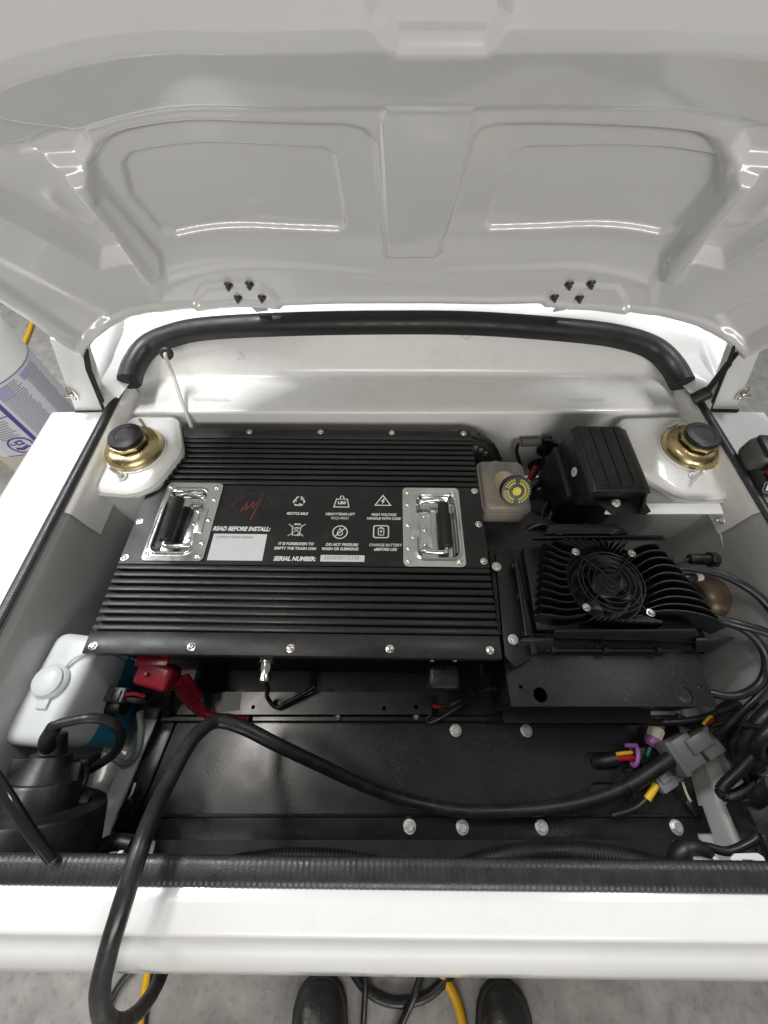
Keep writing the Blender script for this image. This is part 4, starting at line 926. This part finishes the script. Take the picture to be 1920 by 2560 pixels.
# firewall grommets and small harness behind the reservoir
fw = .600
for lab_, u, v, r in (('upper black rubber grommet in the rear wall between reservoir and controller', 1365, 1122, .021), ('lower black rubber grommet in the rear wall beside the reservoir', 1342, 1163, .021)):
    o = thing('grommet', lab_, 'grommet'); p = PYp(u, v, fw - .002)
    obj('disc', lathe([(r, 0), (r, .003), (r * .8, .006), (r * .5, .009), (.001, .010)], 28, axisT(p, (0, -1, .1))), 'rubber', o)
hr = thing('wall_harness', 'thin black harness with small grey connector on the rear wall', 'wire harness')
a = PYp(1302, 1110, .585); b = PYp(1352, 1104, .585)
obj('connector', box((a + b) / 2, ((b - a).length, .012, .014), .002, rot=Euler((0, R(-4), 0))), 'greyconn', hr)
obj('connector_cap', box(b + Vector((.012, 0, .002)), (.02, .014, .018), .003), 'plastic', hr)
obj('wire', tube([PYp(1296, 1108, .583), PYp(1292, 1130, .58), PYp(1302, 1165, .57)], .0040, 8, 6), 'cable', hr)
obj('wire', tube([PYp(1372, 1103, .580), PYp(1392, 1115, .575), PYp(1396, 1150, .57), PYp(1390, 1200, .56), PYp(1382, 1240, .54), PYp(1375, 1290, .50), PYp(1360, 1330, .46)], .0055, 10, 8), 'cable', hr)
obj('wire', tube([PYp(1360, 1125, .585), PYp(1358, 1150, .575), PYp(1340, 1185, .56), PYp(1325, 1215, .55)], .003, 8, 6), 'cable', hr)
obj('red_wire', tube([PYp(1340, 1165, .585), PYp(1330, 1185, .57), PYp(1318, 1210, .55), PYp(1305, 1240, .53)], .0062, 8, 6), 'redwire', hr)
for k2, (pp, r_) in enumerate([([(1310, 1262, .70), (1345, 1280, .70), (1400, 1296, .70), (1460, 1300, .69)], .0022), ([(1296, 1285, .68), (1340, 1300, .69), (1380, 1292, .70), (1420, 1275, .71)], .003), ([(1375, 1235, .72), (1362, 1270, .71), (1352, 1305, .72)], .0035), ([(1400, 1240, .74), (1390, 1262, .73), (1372, 1300, .72), (1365, 1330, .72)], .0045), ([(1305, 1300, .69), (1312, 1330, .70), (1330, 1345, .71)], .004), ([(1420, 1262, .72), (1455, 1285, .71), (1500, 1300, .70)], .003)]):
    obj('wire', tube(C(pp), r_, 8, 8), 'cable', hr)
hs = thing('brake_hose', 'thick black hose arching between reservoir and controller box', 'hose')
obj('jacket', tube([PYp(1322, 1222, .50), PYp(1345, 1206, .51), PYp(1375, 1206, .52), PYp(1400, 1222, .52), PYp(1420, 1260, .50)], .011, 14, 8), 'rubber', hs)
hs2 = thing('power_cable', 'black cable arching beside the charger rear edge', 'cable')
obj('jacket', tube(C([(1300, 1350, .74), (1325, 1322, .75), (1355, 1312, .76), (1378, 1318, .76)]), .0065, 10, 8), 'cable', hs2)

# ================================================================== WASHER TANK
tk = thing('washer_tank', 'milky white washer tank holding blue fluid at the left front', 'tank', (-.470, .088, .62), R(-3))
tb = [(-.058, -.062), (.026, -.068), (.034, .045), (.028, .072), (-.050, .078)]; tt = [(-.056, -.072), (.018, -.074), (.029, .040), (.030, .078), (-.042, .082)]
obj('tank_body', hexa([(x, y, -.020) for x, y in tb], [(x, y, .160) for x, y in tt], .017, 5), 'tank', tk)
lvl = lambda f: [(a[0] + (b[0] - a[0]) * f, a[1] + (b[1] - a[1]) * f) for a, b in zip(tb, tt)]
obj('fluid', hexa([(x + (.0006 if x > 0 else -.0006), y + (.0006 if y > 0 else -.0006), -.0205) for x, y in tb], [(x + (.0006 if x > 0 else -.0006), y + (.0006 if y > 0 else -.0006), .086) for x, y in lvl(.59)], .0165, 5), 'fluid', tk)
cp_ = P(124, 1703, .785) - Vector(tk.location); cp_ = Matrix.Rotation(R(3), 3, 'Z') @ cp_
obj('cap', lathe([(.024, .158), (.025, .163), (.023, .1665), (.021, .168), (.0205, .1715), (.017, .1745), (.008, .1765), (.001, .177)], 36, Matrix.Translation((cp_.x, cp_.y, 0))), 'tankcap', tk)
obj('cap_tab', box((cp_.x + .003, cp_.y - .027, .1625), (.016, .018, .004), .0018), 'tankcap', tk)
obj('cap_strap', tube([(cp_.x + .012, cp_.y + .020, .164), (cp_.x + .020, cp_.y + .032, .166), (cp_.x + .030, cp_.y + .040, .163), (cp_.x + .042, cp_.y + .045, .161)], .0022, 8, 6), 'tankcap', tk)
# tank pump connector
pc = thing('pump_connector', 'small black plug with red wire on the washer tank side', 'connector', P(292, 1737, .70))
obj('housing', box((0, 0, 0), (.036, .022, .022), .003, rz=R(-6)), 'greyconn', pc)
obj('latch', box((.006, -.002, .012), (.014, .016, .004), .001, rz=R(-6)), 'plastic', pc)
obj('red_wire', tube([(.018, .0, .004), (.030, .001, .003), (.044, -.002, -.004)], .003, 8, 5), 'redwire', pc)
obj('black_wire', tube([(.016, -.006, -.002), (.036, -.008, -.006), (.055, -.002, -.03)], .0045, 8, 5), 'cable', pc)
obj('pump_body', lathe([(.013, -.05), (.015, -.045), (.015, 0), (.012, .004)], 20, Matrix.Translation((.008, -.016, -.012)) @ Matrix.Rotation(R(80), 4, 'Y')), 'plastic', pc)
gh = thing('washer_hose', 'pale green hose curling below the washer tank', 'hose')
obj('jacket', tube(C([(350, 1780, .66), (353, 1830, .64), (345, 1880, .62), (318, 1908, .61), (290, 1900, .61), (270, 1870, .61)]), .0055, 10, 8), 'greenhose', gh)
# dark inner side member between tank and tray
sm = thing('side_member', 'black folded side member between washer tank and tray', 'bracket')
obj('plate', hexa([P(345, 1800, .60), P(430, 1800, .60), P(440, 1720, .60), P(360, 1700, .60)], [P(352, 1770, .66), P(420, 1770, .66), P(440, 1690, .70), P(360, 1680, .70)], .002), 'satin', sm)
obj('flange', hexa([P(285, 2066, .602), P(330, 2066, .602), P(440, 1800, .602), P(392, 1800, .602)], [P(285, 2066, .606), P(330, 2066, .606), P(440, 1800, .606), P(392, 1800, .606)], .001), 'satin', sm)

# zip ties fixed to the tray sides
for lab_, u, v, uu, vv_, m_ in (('cut white-tailed cable tie at the tray left side', 318, 2013, 338, 1958, 'cream'), ('white cable tie at the tray right side near the bolts', 1730, 2020, 1706, 1955, 'cream')):
    o = thing('cable_tie', lab_, 'cable tie'); p = P(u, v, .606)
    obj('head', box(p, (.012, .022, .008), .002, rz=R(-25 if u < 900 else 25)), 'plastic', o)
    obj('tail', sweep(smooth_path([p + Vector((0, .008, .003)), P((u + uu) / 2, (v + vv_) / 2, .615), P(uu, vv_, .622)], 8), [(-.002, -.0005), (.002, -.0005), (.002, .0005), (-.002, .0005)]), m_, o)

# ================================================================== CHARGE CABLE AND CONNECTORS
cable_pts = [(1662, 1905, .652), (1640, 1922, .648), (1597, 1949, .640), (1530, 1982, .630), (1452, 2006, .622), (1380, 2019, .618), (1307, 2026, .616), (1163, 2028, .618), (1060, 2012, .625), (960, 1984, .645), (880, 1950, .68), (810, 1917, .715), (694, 1862, .765), (608, 1819, .785), (544, 1803, .795), (498, 1830, .815), (463, 1876, .83), (417, 1963, .85), (376, 2050, .88), (341, 2150, .895), (300, 2280, .89), (268, 2390, .87), (250, 2480, .84), (262, 2545, .79), (300, 2560, .73), (345, 2530, .67), (385, 2475, .62), (410, 2410, .59), (425, 2300, .50), (430, 2200, .42)]
tc_ = thing('charging_cable', 'thick black cable arching over the tray and front lip', 'cable')
obj('jacket', tube(C(cable_pts), .0090, 16, 10), 'cable', tc_)
obj('heat_shrink', tube(C([(1680, 1893, .656), (1650, 1915, .651), (1605, 1945, .642), (1570, 1966, .636)]), .0106, 16, 8), 'rubber', tc_)
def oriented(nm, lab_, cat, u0, v0, u1, v1, z):
    a, b = P(u0, v0, z), P(u1, v1, z); o = thing(nm, lab_, cat, a, math.atan2(b.y - a.y, b.x - a.x)); return o, (b - a).length
gc, L = oriented('plug_connector', 'large grey wire connector joining the thick cable at the tray right', 'connector', 1676, 1900, 1776, 1838, .652)
obj('shell', box((L * .28, 0, 0), (L * .52, .046, .030), .004), 'greyconn', gc)
obj('collar', box((L * .04, 0, 0), (L * .12, .050, .034), .003), 'greyconn', gc)
obj('latch', box((L * .60, .004, .014), (L * .5, .022, .010), .002), 'greyconn', gc)
obj('plug_half', box((L * .76, -.004, -.001), (L * .46, .040, .028), .003), 'greyconn', gc)
obj('latch_bar', box((L * .52, -.010, .0155), (.005, .022, .004), .001), 'plastic', gc)
obj('black_lead', tube([(L * .98, 0, 0), (L * 1.25, .004, .004), (L * 1.7, .012, .0), (L * 2.2, .0, .01)], .017, 12, 8), 'rubber', gc)
obj('red_lead', tube([(L * .96, .012, .006), (L * 1.14, .016, .010), (L * 1.3, .016, .008)], .003, 8, 5), 'redwire', gc)
obj('yellow_lead', tube([(L * .96, .018, .006), (L * 1.14, .022, .010), (L * 1.3, .020, .006)], .0025, 8, 5), 'yellowwire', gc)
g2, L = oriented('small_connector', 'small light grey connector with yellow wire below the large one', 'connector', 1640, 1962, 1690, 1928, .630)
obj('shell', box((L * .35, 0, 0), (L * .7, .028, .018), .003), 'greyconn2', g2)
obj('latch', box((L * .35, .004, .010), (L * .45, .012, .004), .001), 'greyconn2', g2)
obj('plug_half', box((L * 1.0, .001, -.001), (L * .75, .026, .016), .002), 'greyconn', g2)
obj('yellow_wire', tube([(0, 0, 0), (-.012, -.004, .0), (-.026, -.009, -.002)], .0055, 10, 5), 'yellowwire', g2)
obj('sleeve', tube([(-.022, -.008, -.002), (-.048, -.012, -.010), (-.085, -.006, -.018)], .0050, 10, 6), 'rubber', g2)
w1 = thing('clipped_wires', 'yellow and red wires in a purple clip at the tray slot', 'wire')
obj('sleeve', tube(C([(1490, 1905, .592), (1515, 1902, .606), (1544, 1896, .614)]), .0105, 10, 6), 'rubber', w1)
obj('yellow_wire', tube(C([(1540, 1886, .616), (1560, 1883, .618), (1580, 1881, .618)]), .0030, 8, 5), 'yellowwire', w1)
obj('red_wire', tube(C([(1538, 1898, .616), (1560, 1896, .618), (1585, 1894, .618)]), .0040, 8, 5), 'redwire', w1)
p = P(1586, 1888, .618); cm = tube([(0, .016 * math.cos(R(a)), .012 * math.sin(R(a))) for a in range(0, 360, 30)], .0034, 8, 2, True)
obj('purple_clip', MB().addm(cm, Matrix.Translation(p) @ Matrix.Rotation(R(-20), 4, 'Z')).addm(box(p + Vector((-.004, .014, .006)), (.020, .006, .008), .001)), 'purple', w1)
obj('black_connector', box(P(1612, 1886, .612), (.04, .024, .016), .003, rz=R(12)), 'plastic', w1)
w2 = thing('bullet_connector', 'purple and cream plug with green wire standing on the tray', 'connector')
a, b = P(1628, 1862, .625), P(1642, 1822, .632)
obj('purple_base', lathe([(.008, -.002), (.0125, .003), (.0125, .012), (.009, .014)], 10, axisT(a, b - a)), 'purple', w2)
obj('cream_body', lathe([(.0095, .012), (.012, .014), (.0125, .027), (.010, .031)], 8, axisT(a, b - a)), 'cream', w2, angle=25)
obj('purple_end', lathe([(.008, .030), (.0098, .033), (.0098, .044), (.006, .046)], 14, axisT(a, b - a)), 'purple', w2)
obj('green_wire', tube(C([(1626, 1868, .624), (1618, 1890, .618), (1611, 1918, .606)]), .0030, 8, 6), 'greenwire', w2)

# ================================================================== RIGHT HAND CABLE BUNDLE
bun = [('topmost thick black cable of the bundle at the right edge', [(1955, 1700, .72), (1905, 1760, .70), (1862, 1805, .68), (1838, 1850, .66), (1845, 1900, .64), (1890, 1935, .64), (1960, 1940, .65)], .011),
       ('second thick black cable inside the bundle at the right edge', [(1965, 1735, .73), (1915, 1790, .715), (1880, 1830, .695), (1862, 1868, .675), (1872, 1900, .66), (1920, 1915, .66)], .011),
       ('black cable at the outer side of the bundle by the right edge', [(1970, 1780, .74), (1925, 1825, .73), (1895, 1862, .71), (1905, 1890, .69), (1960, 1900, .69)], .0095)]
bun += [('thin black wire lying over the bundle at the right edge', [(1940, 1690, .75), (1890, 1745, .735), (1842, 1790, .71), (1812, 1822, .69), (1790, 1835, .67)], .0045),
        ('thin black wire crossing the bundle toward the grey connector', [(1955, 1820, .74), (1905, 1818, .72), (1860, 1812, .70), (1815, 1806, .68), (1780, 1815, .665)], .004),
        ('lowest black cable of the bundle at the right edge', [(1960, 1860, .72), (1912, 1900, .69), (1870, 1922, .66), (1850, 1900, .65), (1848, 1872, .65)], .0075)]
for lab_, pts, r in bun: cable('bundle_cable', lab_, pts, r, group='cables bunched at the right edge')
cable('branch_cable', 'black cable passing under the charger bracket to the bundle', [(1560, 1795, .64), (1620, 1805, .64), (1680, 1806, .645), (1740, 1800, .65), (1790, 1785, .66), (1850, 1760, .67)], .006)
cable('branch_cable', 'lower black cable leading from the tray end to the bundle', [(1690, 1795, .63), (1740, 1812, .635), (1790, 1802, .645), (1850, 1795, .66)], .0085)
cable('ribbed_conduit', 'ribbed black conduit bent in a hook at the right edge', [(1945, 1835, .70), (1905, 1868, .69), (1845, 1930, .67), (1812, 1962, .66), (1803, 1980, .655), (1820, 1992, .65), (1850, 1984, .645), (1880, 1964, .64), (1915, 1935, .63)], .0085, 'rubber', 'conduit', corr=.0042)
cable('loop_wire', 'thin grey wire loop below the bundle at right', [(1905, 1925, .66), (1868, 1928, .65), (1862, 1945, .645), (1880, 1965, .64), (1930, 1985, .64)], .0042)
cable('loop_wire', 'second thin wire loop under the ribbed conduit hook', [(1930, 1945, .66), (1900, 1950, .65), (1896, 1968, .645), (1915, 1982, .64), (1950, 1990, .64)], .0042)
# black relay box at right front
rb_ = thing('relay_box', 'black plastic box at the right front corner of the bay', 'box', P(1900, 2075, .70))
obj('body', box((.040, .0, -.024), (.085, .060, .046), .004, rz=R(4)), 'plastic', rb_)
obj('neck', lathe([(.011, 0), (.0115, .045), (.010, .047)], 20, Matrix.Translation((.012, .034, .0)) @ Matrix.Rotation(R(-25), 4, 'X')), 'plastic', rb_)
obj('side_flap', box((-.006, -.018, .002), (.006, .03, .02), .002), 'plastic', rb_)
# white latch bracket at right front
lb = thing('latch_bracket', 'white stamped latch bracket standing at the front trim right end', 'bracket')
zl = .80
lp = [P(u, v, zl) for u, v in [(1835, 2168), (1829, 2145), (1840, 2135), (1896, 2133), (1910, 2142), (1918, 2160), (1888, 2156), (1884, 2150), (1856, 2149), (1860, 2168)]]
obj('hook_plate', hexa([q - Vector((0, 0, .004)) for q in lp], lp, .0006, 1), 'whitebr', lb)
obj('stem', box((P(1845, 2172, zl).x, P(1845, 2172, zl).y - .006, zl - .04), (.012, .012, .075), .001), 'whitebr', lb)
o = thing('white_tab', 'tiny white tab behind the front trim near the conduit end', 'bracket'); obj('tab', box(P(1782, 2156, .72), (.010, .014, .004), .001, rot=Euler((R(30), 0, 0))), 'whitebr', o)
o = thing('white_tab', 'tiny white tab behind the front trim beside the thick cable', 'bracket'); obj('tab', box(P(301, 2140, .76), (.006, .010, .006), .001, rot=Euler((R(30), 0, 0))), 'whitebr', o)
cable('front_conduit', 'ribbed black conduit humped behind the front trim left of centre', [(500, 2180, .70), (580, 2160, .70), (680, 2146, .71), (780, 2142, .712), (880, 2150, .708), (960, 2168, .70), (1030, 2190, .69)], .0105, 'rubber', 'conduit', corr=.0048)
cable('front_conduit', 'ribbed black conduit humped behind the front trim right of centre', [(1130, 2180, .70), (1220, 2150, .71), (1320, 2132, .72), (1420, 2130, .722), (1520, 2140, .715), (1620, 2160, .705), (1700, 2180, .70)], .0125, 'rubber', 'conduit', corr=.0048)
o = thing('hose_elbow', 'black rubber elbow hose at the front right behind the trim', 'hose')
obj('elbow', tube(C([(1690, 2180, .70), (1700, 2140, .715), (1722, 2122, .72), (1752, 2130, .715), (1770, 2160, .70)]), .013, 14, 8), 'rubber', o)
obj('harness', tube(C([(1720, 2112, .70), (1770, 2118, .70), (1820, 2128, .70), (1870, 2108, .70), (1895, 2090, .70)]), .0055, 10, 8), 'cable', o)

# ================================================================== LEFT HEADLIGHT BUCKET
hd = thing('headlight_bucket', 'black headlight bucket with rubber boot at the left front corner', 'headlight')
hc = P(92, 2012, .755)
ax = Vector((.06, 1, .22)).normalized(); hT = axisT(hc, ax)
obj('bowl', lathe([(.084, -.070), (.084, -.05), (.080, -.004), (.078, .0), (.05, .0)], 56, hT), 'plastic', hd)
obj('drum', lathe([(.047, -.002), (.0455, .028), (.043, .031), (.030, .031)], 40, hT), 'plastic', hd)
obj('rubber_boot', lathe([(.038, .030), (.034, .036), (.026, .052), (.0235, .058), (.018, .060), (.0155, .066), (.0115, .084)], 36, hT), 'rubber', hd)
for s in (-1, 1): obj('boot_ear', box(hT @ Vector((s * .038, 0, .040)), (.022, .022, .005), .002, rot=Euler((R(10), R(25 * s), 0))), 'rubber', hd)
bt0 = hT @ Vector((0, 0, .078))
obj('stem', tube([hT @ Vector((0, 0, .06)), P(116, 1855, .795), P(136, 1818, .815)], .0092, 14, 6), 'rubber', hd)
obj('lead', tube([P(130, 1826, .812), P(142, 1812, .818), P(175, 1803, .82), P(225, 1795, .82), P(275, 1805, .80), P(302, 1838, .775), P(288, 1880, .75), P(240, 1915, .725), P(170, 1950, .70), P(150, 1965, .69)], .0062, 12, 8), 'cable', hd)
obj('lead', tube([P(158, 1955, .74), P(195, 1910, .735), P(215, 1905, .73), P(240, 1890, .71)], .0075, 12, 8), 'cable', hd)
p = P(188, 2000, .735)
obj('side_lamp_socket', lathe([(.017, -.03), (.017, 0), (.012, .003), (.006, .006)], 24, axisT(p, (.05, .4, .9))), 'plastic', hd)
obj('side_lamp_lead', tube([p + Vector((0, .002, .004)), P(205, 1965, .74), P(215, 1930, .735), P(205, 1900, .72)], .0050, 10, 8), 'cable', hd)
sb_ = thing('bumper_strap', 'shiny black strap crossing the lower left corner', 'strap')
obj('strap', sweep(smooth_path(C([(-40, 1900, .90), (20, 1990, .89), (70, 2070, .875), (130, 2150, .855)]), 8), circ(.0058, 14), up=(0, 0, 1)), 'gloss', sb_)
# front-left wheel-house lump under the gutter
o = thing('left_harness', 'black taped harness lying in the left front corner', 'wire harness')
obj('jacket', tube(C([(215, 2150, .70), (250, 2120, .70), (290, 2105, .70), (330, 2110, .70)]), .010, 12, 8), 'rubber', o)

# clear hose with grommet on the rear wall
vh = thing('vent_hose', 'thin milky hose hanging from a grommet in the rear wall', 'hose')
g0 = P(417, 884, .893)
obj('grommet', lathe([(.012, -.004), (.0125, .003), (.010, .006), (.0055, .006)], 24, axisT(g0, (.1, -.9, .4))), 'rubber', vh)
obj('tube', tube([g0, g0 + Vector((.002, -.012, .002))] + C([(432, 935, .862), (450, 990, .838), (470, 1045, .812), (482, 1075, .790), (492, 1095, .76)]), .0038, 10, 8), 'hose', vh)

# ================================================================== THINGS AROUND THE CAR
# jug standing on the floor left of the car
jc = P(52, 1160, 0); jc = Vector((-1.50, 1.22, 0))
jg = thing('jug', 'white plastic jug with purple warning label on the floor left of the car', 'jug', jc, R(0))
JR = .185
obj('body', lathe([(JR - .02, 0), (JR, .02), (JR, .56), (JR - .008, .60), (JR - .05, .68), (.06, .73), (.05, .74), (.05, .78)], 64), 'jug', jg)
obj('cap', lathe([(.056, .77), (.058, .775), (.058, .82), (.052, .83), (.001, .83)], 40), 'jug', jg)
def wrap(a0, a1, z0, z1, r=JR + .0012, n=24):
    m = MB(); vs_, fs = [], []
    for k2 in range(n + 1):
        a = R(a0 + (a1 - a0) * k2 / n)
        for z in (z0, z1): vs_.append((r * math.cos(a), r * math.sin(a), z))
    for k2 in range(n): fs.append((2 * k2, 2 * k2 + 2, 2 * k2 + 3, 2 * k2 + 1))
    return m.add(vs_, fs)
obj('cream_band', wrap(-160, 60, .02, .16, JR + .0012, 40), 'jugbeige', jg, recalc=False)
obj('label', wrap(-90, 40, .16, .46, JR + .0012, 40), 'label', jg, recalc=False)
r2, r3 = JR + .0022, JR + .003
pk = MB()
for a0, a1, z0, z1 in [(-75, -48, .385, .425), (-52, -47.5, .16, .455), (-90, 40, .455, .458), (-90, -47, .345, .349), (-90, -47, .165, .169)]: pk.addm(wrap(a0, a1, z0, z1, r2, 16))
obj('label_rule', pk, 'purpleink', jg, recalc=False, kind='stuff')
pk = MB()
for k2 in range(9): pk.addm(wrap(-82 + random.random() * 6, -56 - random.random() * 6, .330 - .010 * k2, .334 - .010 * k2, r2, 10))
for k2 in range(34): pk.addm(wrap(-44, -16 - random.random() * 5, .44 - .0075 * k2, .4432 - .0075 * k2, r2, 10))
for k2 in range(34): pk.addm(wrap(-8, 18 - random.random() * 5, .44 - .0075 * k2, .4432 - .0075 * k2, r2, 10))
obj('small_print', pk, 'inkgrey', jg, recalc=False, kind='stuff')
obj('label_block', MB().addm(wrap(-44, -30, .40, .44, r3, 8)).addm(wrap(-12, 0, .42, .445, r3, 8)), 'lilacink', jg, recalc=False, kind='stuff')
def wrapstroke(pts, wd, closed=False):
    s = stroke(pts, wd, closed); m = MB(); m.f = s.f
    m.v = [((r3) * math.cos(R(-66) + x / r3), (r3) * math.sin(R(-66) + x / r3), .215 + y) for x, y, z in s.v]; return m
pk = MB().addm(wrapstroke(arcpts(0, 0, .038, 0, 351, 40), .006, True)).addm(wrapstroke([(-.028, .014), (.03, -.022)], .006)).addm(wrapstroke([(-.024, -.012), (-.004, -.018), (.02, -.010)], .012)).addm(wrapstroke([(-.008, .020), (.012, .022), (.014, .004), (-.004, .004)], .006, True))
obj('warning_symbol', pk, 'purpleink', jg, recalc=False)
# cordless tool on the right fender
tl_ = thing('power_tool', 'black and red cordless tool lying on the right fender', 'tool', P(1906, 1194, .838), R(-6))
obj('battery_housing', box((.020, -.012, .018), (.120, .074, .036), .012, 4), 'toolblack', tl_)
obj('rubber_end', box((-.002, .018, .036), (.090, .056, .048), .016, 5), 'toolgrey', tl_)
obj('rubber_rib', tube([(-.030, -.016, .034), (-.032, .006, .058), (-.028, .034, .060)], .0022, 8, 6), 'toolblack', tl_)
obj('top_plate', box((-.006, .016, .0605), (.070, .044, .010), .003), 'toolblack', tl_)
obj('red_button', box((-.004, -.028, .046), (.062, .024, .020), .008, 4), 'toolred', tl_)
T = Matrix.Translation((-.020, -.0485, .0325)) @ Matrix.Rotation(R(50), 4, 'X')
obj('badge', MB().addm(box((.000, 0, .0), (.034, .010, .0012), .0003), T), 'white', tl_, smooth=False)
o = text('M12', T @ Vector((-.001, 0, .001)), .024, .0066, 'toolred', tl_, .05, .2, rot=(R(50), 0, 0))
obj('badge_rim', MB().addm(tube([(.03, .0085, 0), (-.016, .0085, 0), (-.021, .002, 0), (-.016, -.0085, 0), (.03, -.0085, 0)], .0009, 6, 6), T), 'greyconn2', tl_)
for k2 in range(4): obj('gauge_bar', box((-.016 + .007 * k2, .020, .0658), (.004, .016, .0006)), 'white', tl_, smooth=False)
obj('gauge_print', box((-.030, .014, .0658), (.003, .024, .0006)), 'white', tl_, smooth=False)
# boots of the person taking the picture
def boot(lab_, u, v, rz):
    p = P(u, v, .03); o = thing('boot', lab_, 'boot', (p.x, p.y, 0), rz, group='boots of the person standing at the front')
    # sections from toe backwards (y<0 is heel side): (y, halfwidth, top height, bottom)
    S = [(.0, .012, .040), (-.006, .030, .052), (-.020, .043, .066), (-.045, .052, .078), (-.08, .054, .085), (-.12, .050, .100), (-.16, .045, .128), (-.20, .043, .165), (-.24, .042, .17), (-.275, .036, .165), (-.29, .020, .150)]
    rows = []
    for y, hw, h in S:
        rows.append([Vector((hw * sg * cx_, y, .022 + (h - .022) * cz_)) for sg, cx_, cz_ in [(-1, .98, 0), (-1, 1.03, .22), (-1, .98, .5), (-1, .78, .8), (-1, .42, .96), (1, 0, 1), (1, .42, .96), (1, .78, .8), (1, .98, .5), (1, 1.03, .22), (1, .98, 0)]])
    m = loft(rows); m.f += [tuple(range(11)), tuple((len(S) - 1) * 11 + k2 for k2 in range(11))][:2]
    ob = obj('upper', m, 'leather', o, angle=80); md = ob.modifiers.new('sub', 'SUBSURF'); md.levels = 2; md.render_levels = 2
    out = [(hw * 1.10 + .004, y + (.005 if i == 0 else (-.006 if i == len(S) - 1 else 0))) for i, (y, hw, h) in enumerate(S)]
    poly = [(x, y) for x, y in out] + [(-x, y) for x, y in out[::-1]]
    obj('sole', prism(poly, .0, .026, .004), 'sole', o)
    obj('toe_seam', tube([(-.052, -.075, .062), (-.040, -.062, .080), (0, -.056, .088), (.040, -.062, .080), (.052, -.075, .062)], .0012, 6, 8), 'sole', o)
    for k2 in range(4): obj('lace', tube([(-.024, -.115 - .02 * k2, .098 + .014 * k2), (0, -.113 - .02 * k2, .106 + .014 * k2), (.024, -.115 - .02 * k2, .098 + .014 * k2)], .0022, 6, 6), 'sole', o)
    obj('trouser_leg', lathe([(.062, .13), (.064, .16), (.066, .30), (.060, .36)], 24, Matrix.Translation((0, -.225, 0)), cap0=True, cap1=True), 'denim', o)
boot('scuffed black boot toe left of the looped floor cables', 800, 2448, R(3)); boot('scuffed black boot toe right of the yellow cord', 1262, 2462, R(-7))
# cords on the floor
def floorcord(nm, lab_, pts, r, m, cat='cord', ext=True):
    o = thing(nm, lab_, cat); q = C([(u, v, r + dz) for u, v, dz in pts]); low = lambda p, d: Vector((p.x + d.x, p.y + d.y, r + .001))
    if ext:                                      # the cord runs on under the car and behind the boots
        d0 = (q[0] - q[1]).normalized(); d1 = (q[-1] - q[-2]).normalized()
        q = [low(q[0], d0 * .9 + Vector((.12, .1, 0))), low(q[0], d0 * .35)] + q + [low(q[-1], d1 * .35), low(q[-1], d1 * .9 + Vector((-.15, 0, 0)))]
    obj('jacket', tube(q, r, 12, 10), m, o)
floorcord('extension_cord', 'yellow cord on the floor running past the right boot', [(1010, 2250, .001), (1050, 2330, .001), (1085, 2400, .001), (1115, 2450, .001), (1140, 2500, .001), (1158, 2570, .001), (1165, 2680, .001)], .0105, 'yellowcord')
floorcord('extension_cord', 'yellow cord on the floor below the hanging cable loop', [(392, 2250, .001), (374, 2400, .001), (362, 2480, .001), (352, 2560, .001), (345, 2660, .001)], .0085, 'yellowcord')
floorcord('floor_cable', 'black cable curving in a wide loop on the floor between the boots', [(820, 2260, .001), (868, 2390, .001), (900, 2455, .001), (950, 2495, .001), (1010, 2505, .001), (1070, 2488, .001), (1120, 2440, .001), (1160, 2380, .001), (1200, 2260, .001)], .0108, 'cable', 'cable')
floorcord('floor_cable', 'straight black cable on the floor beside the left boot', [(918, 2250, .020), (914, 2400, .022), (913, 2470, .024), (908, 2570, .004), (900, 2700, .001)], .007, 'cable', 'cable')
floorcord('floor_cable', 'black cable crossing under the loop toward the bottom edge', [(1100, 2260, .018), (1060, 2410, .020), (1035, 2490, .026), (1000, 2570, .004), (960, 2700, .001)], .0085, 'cable', 'cable')
floorcord('floor_cable', 'thin black cable on the floor at the left below the lip', [(400, 2350, .002), (345, 2410, .002), (300, 2460, .002), (270, 2520, .002), (230, 2640, .002)], .0075, 'cable', 'cable')
floorcord('floor_cable', 'thin dark cord lying right beside the left yellow cord', [(398, 2330, .001), (378, 2430, .001), (368, 2500, .001), (360, 2580, .001)], .0055, 'cable', 'cable')
floorcord('extension_cord', 'yellow cord on the far floor behind the white jug', [(-60, 960, .001), (10, 910, .001), (52, 870, .001), (66, 845, .001), (90, 780, .001)], .0105, 'yellowcord')
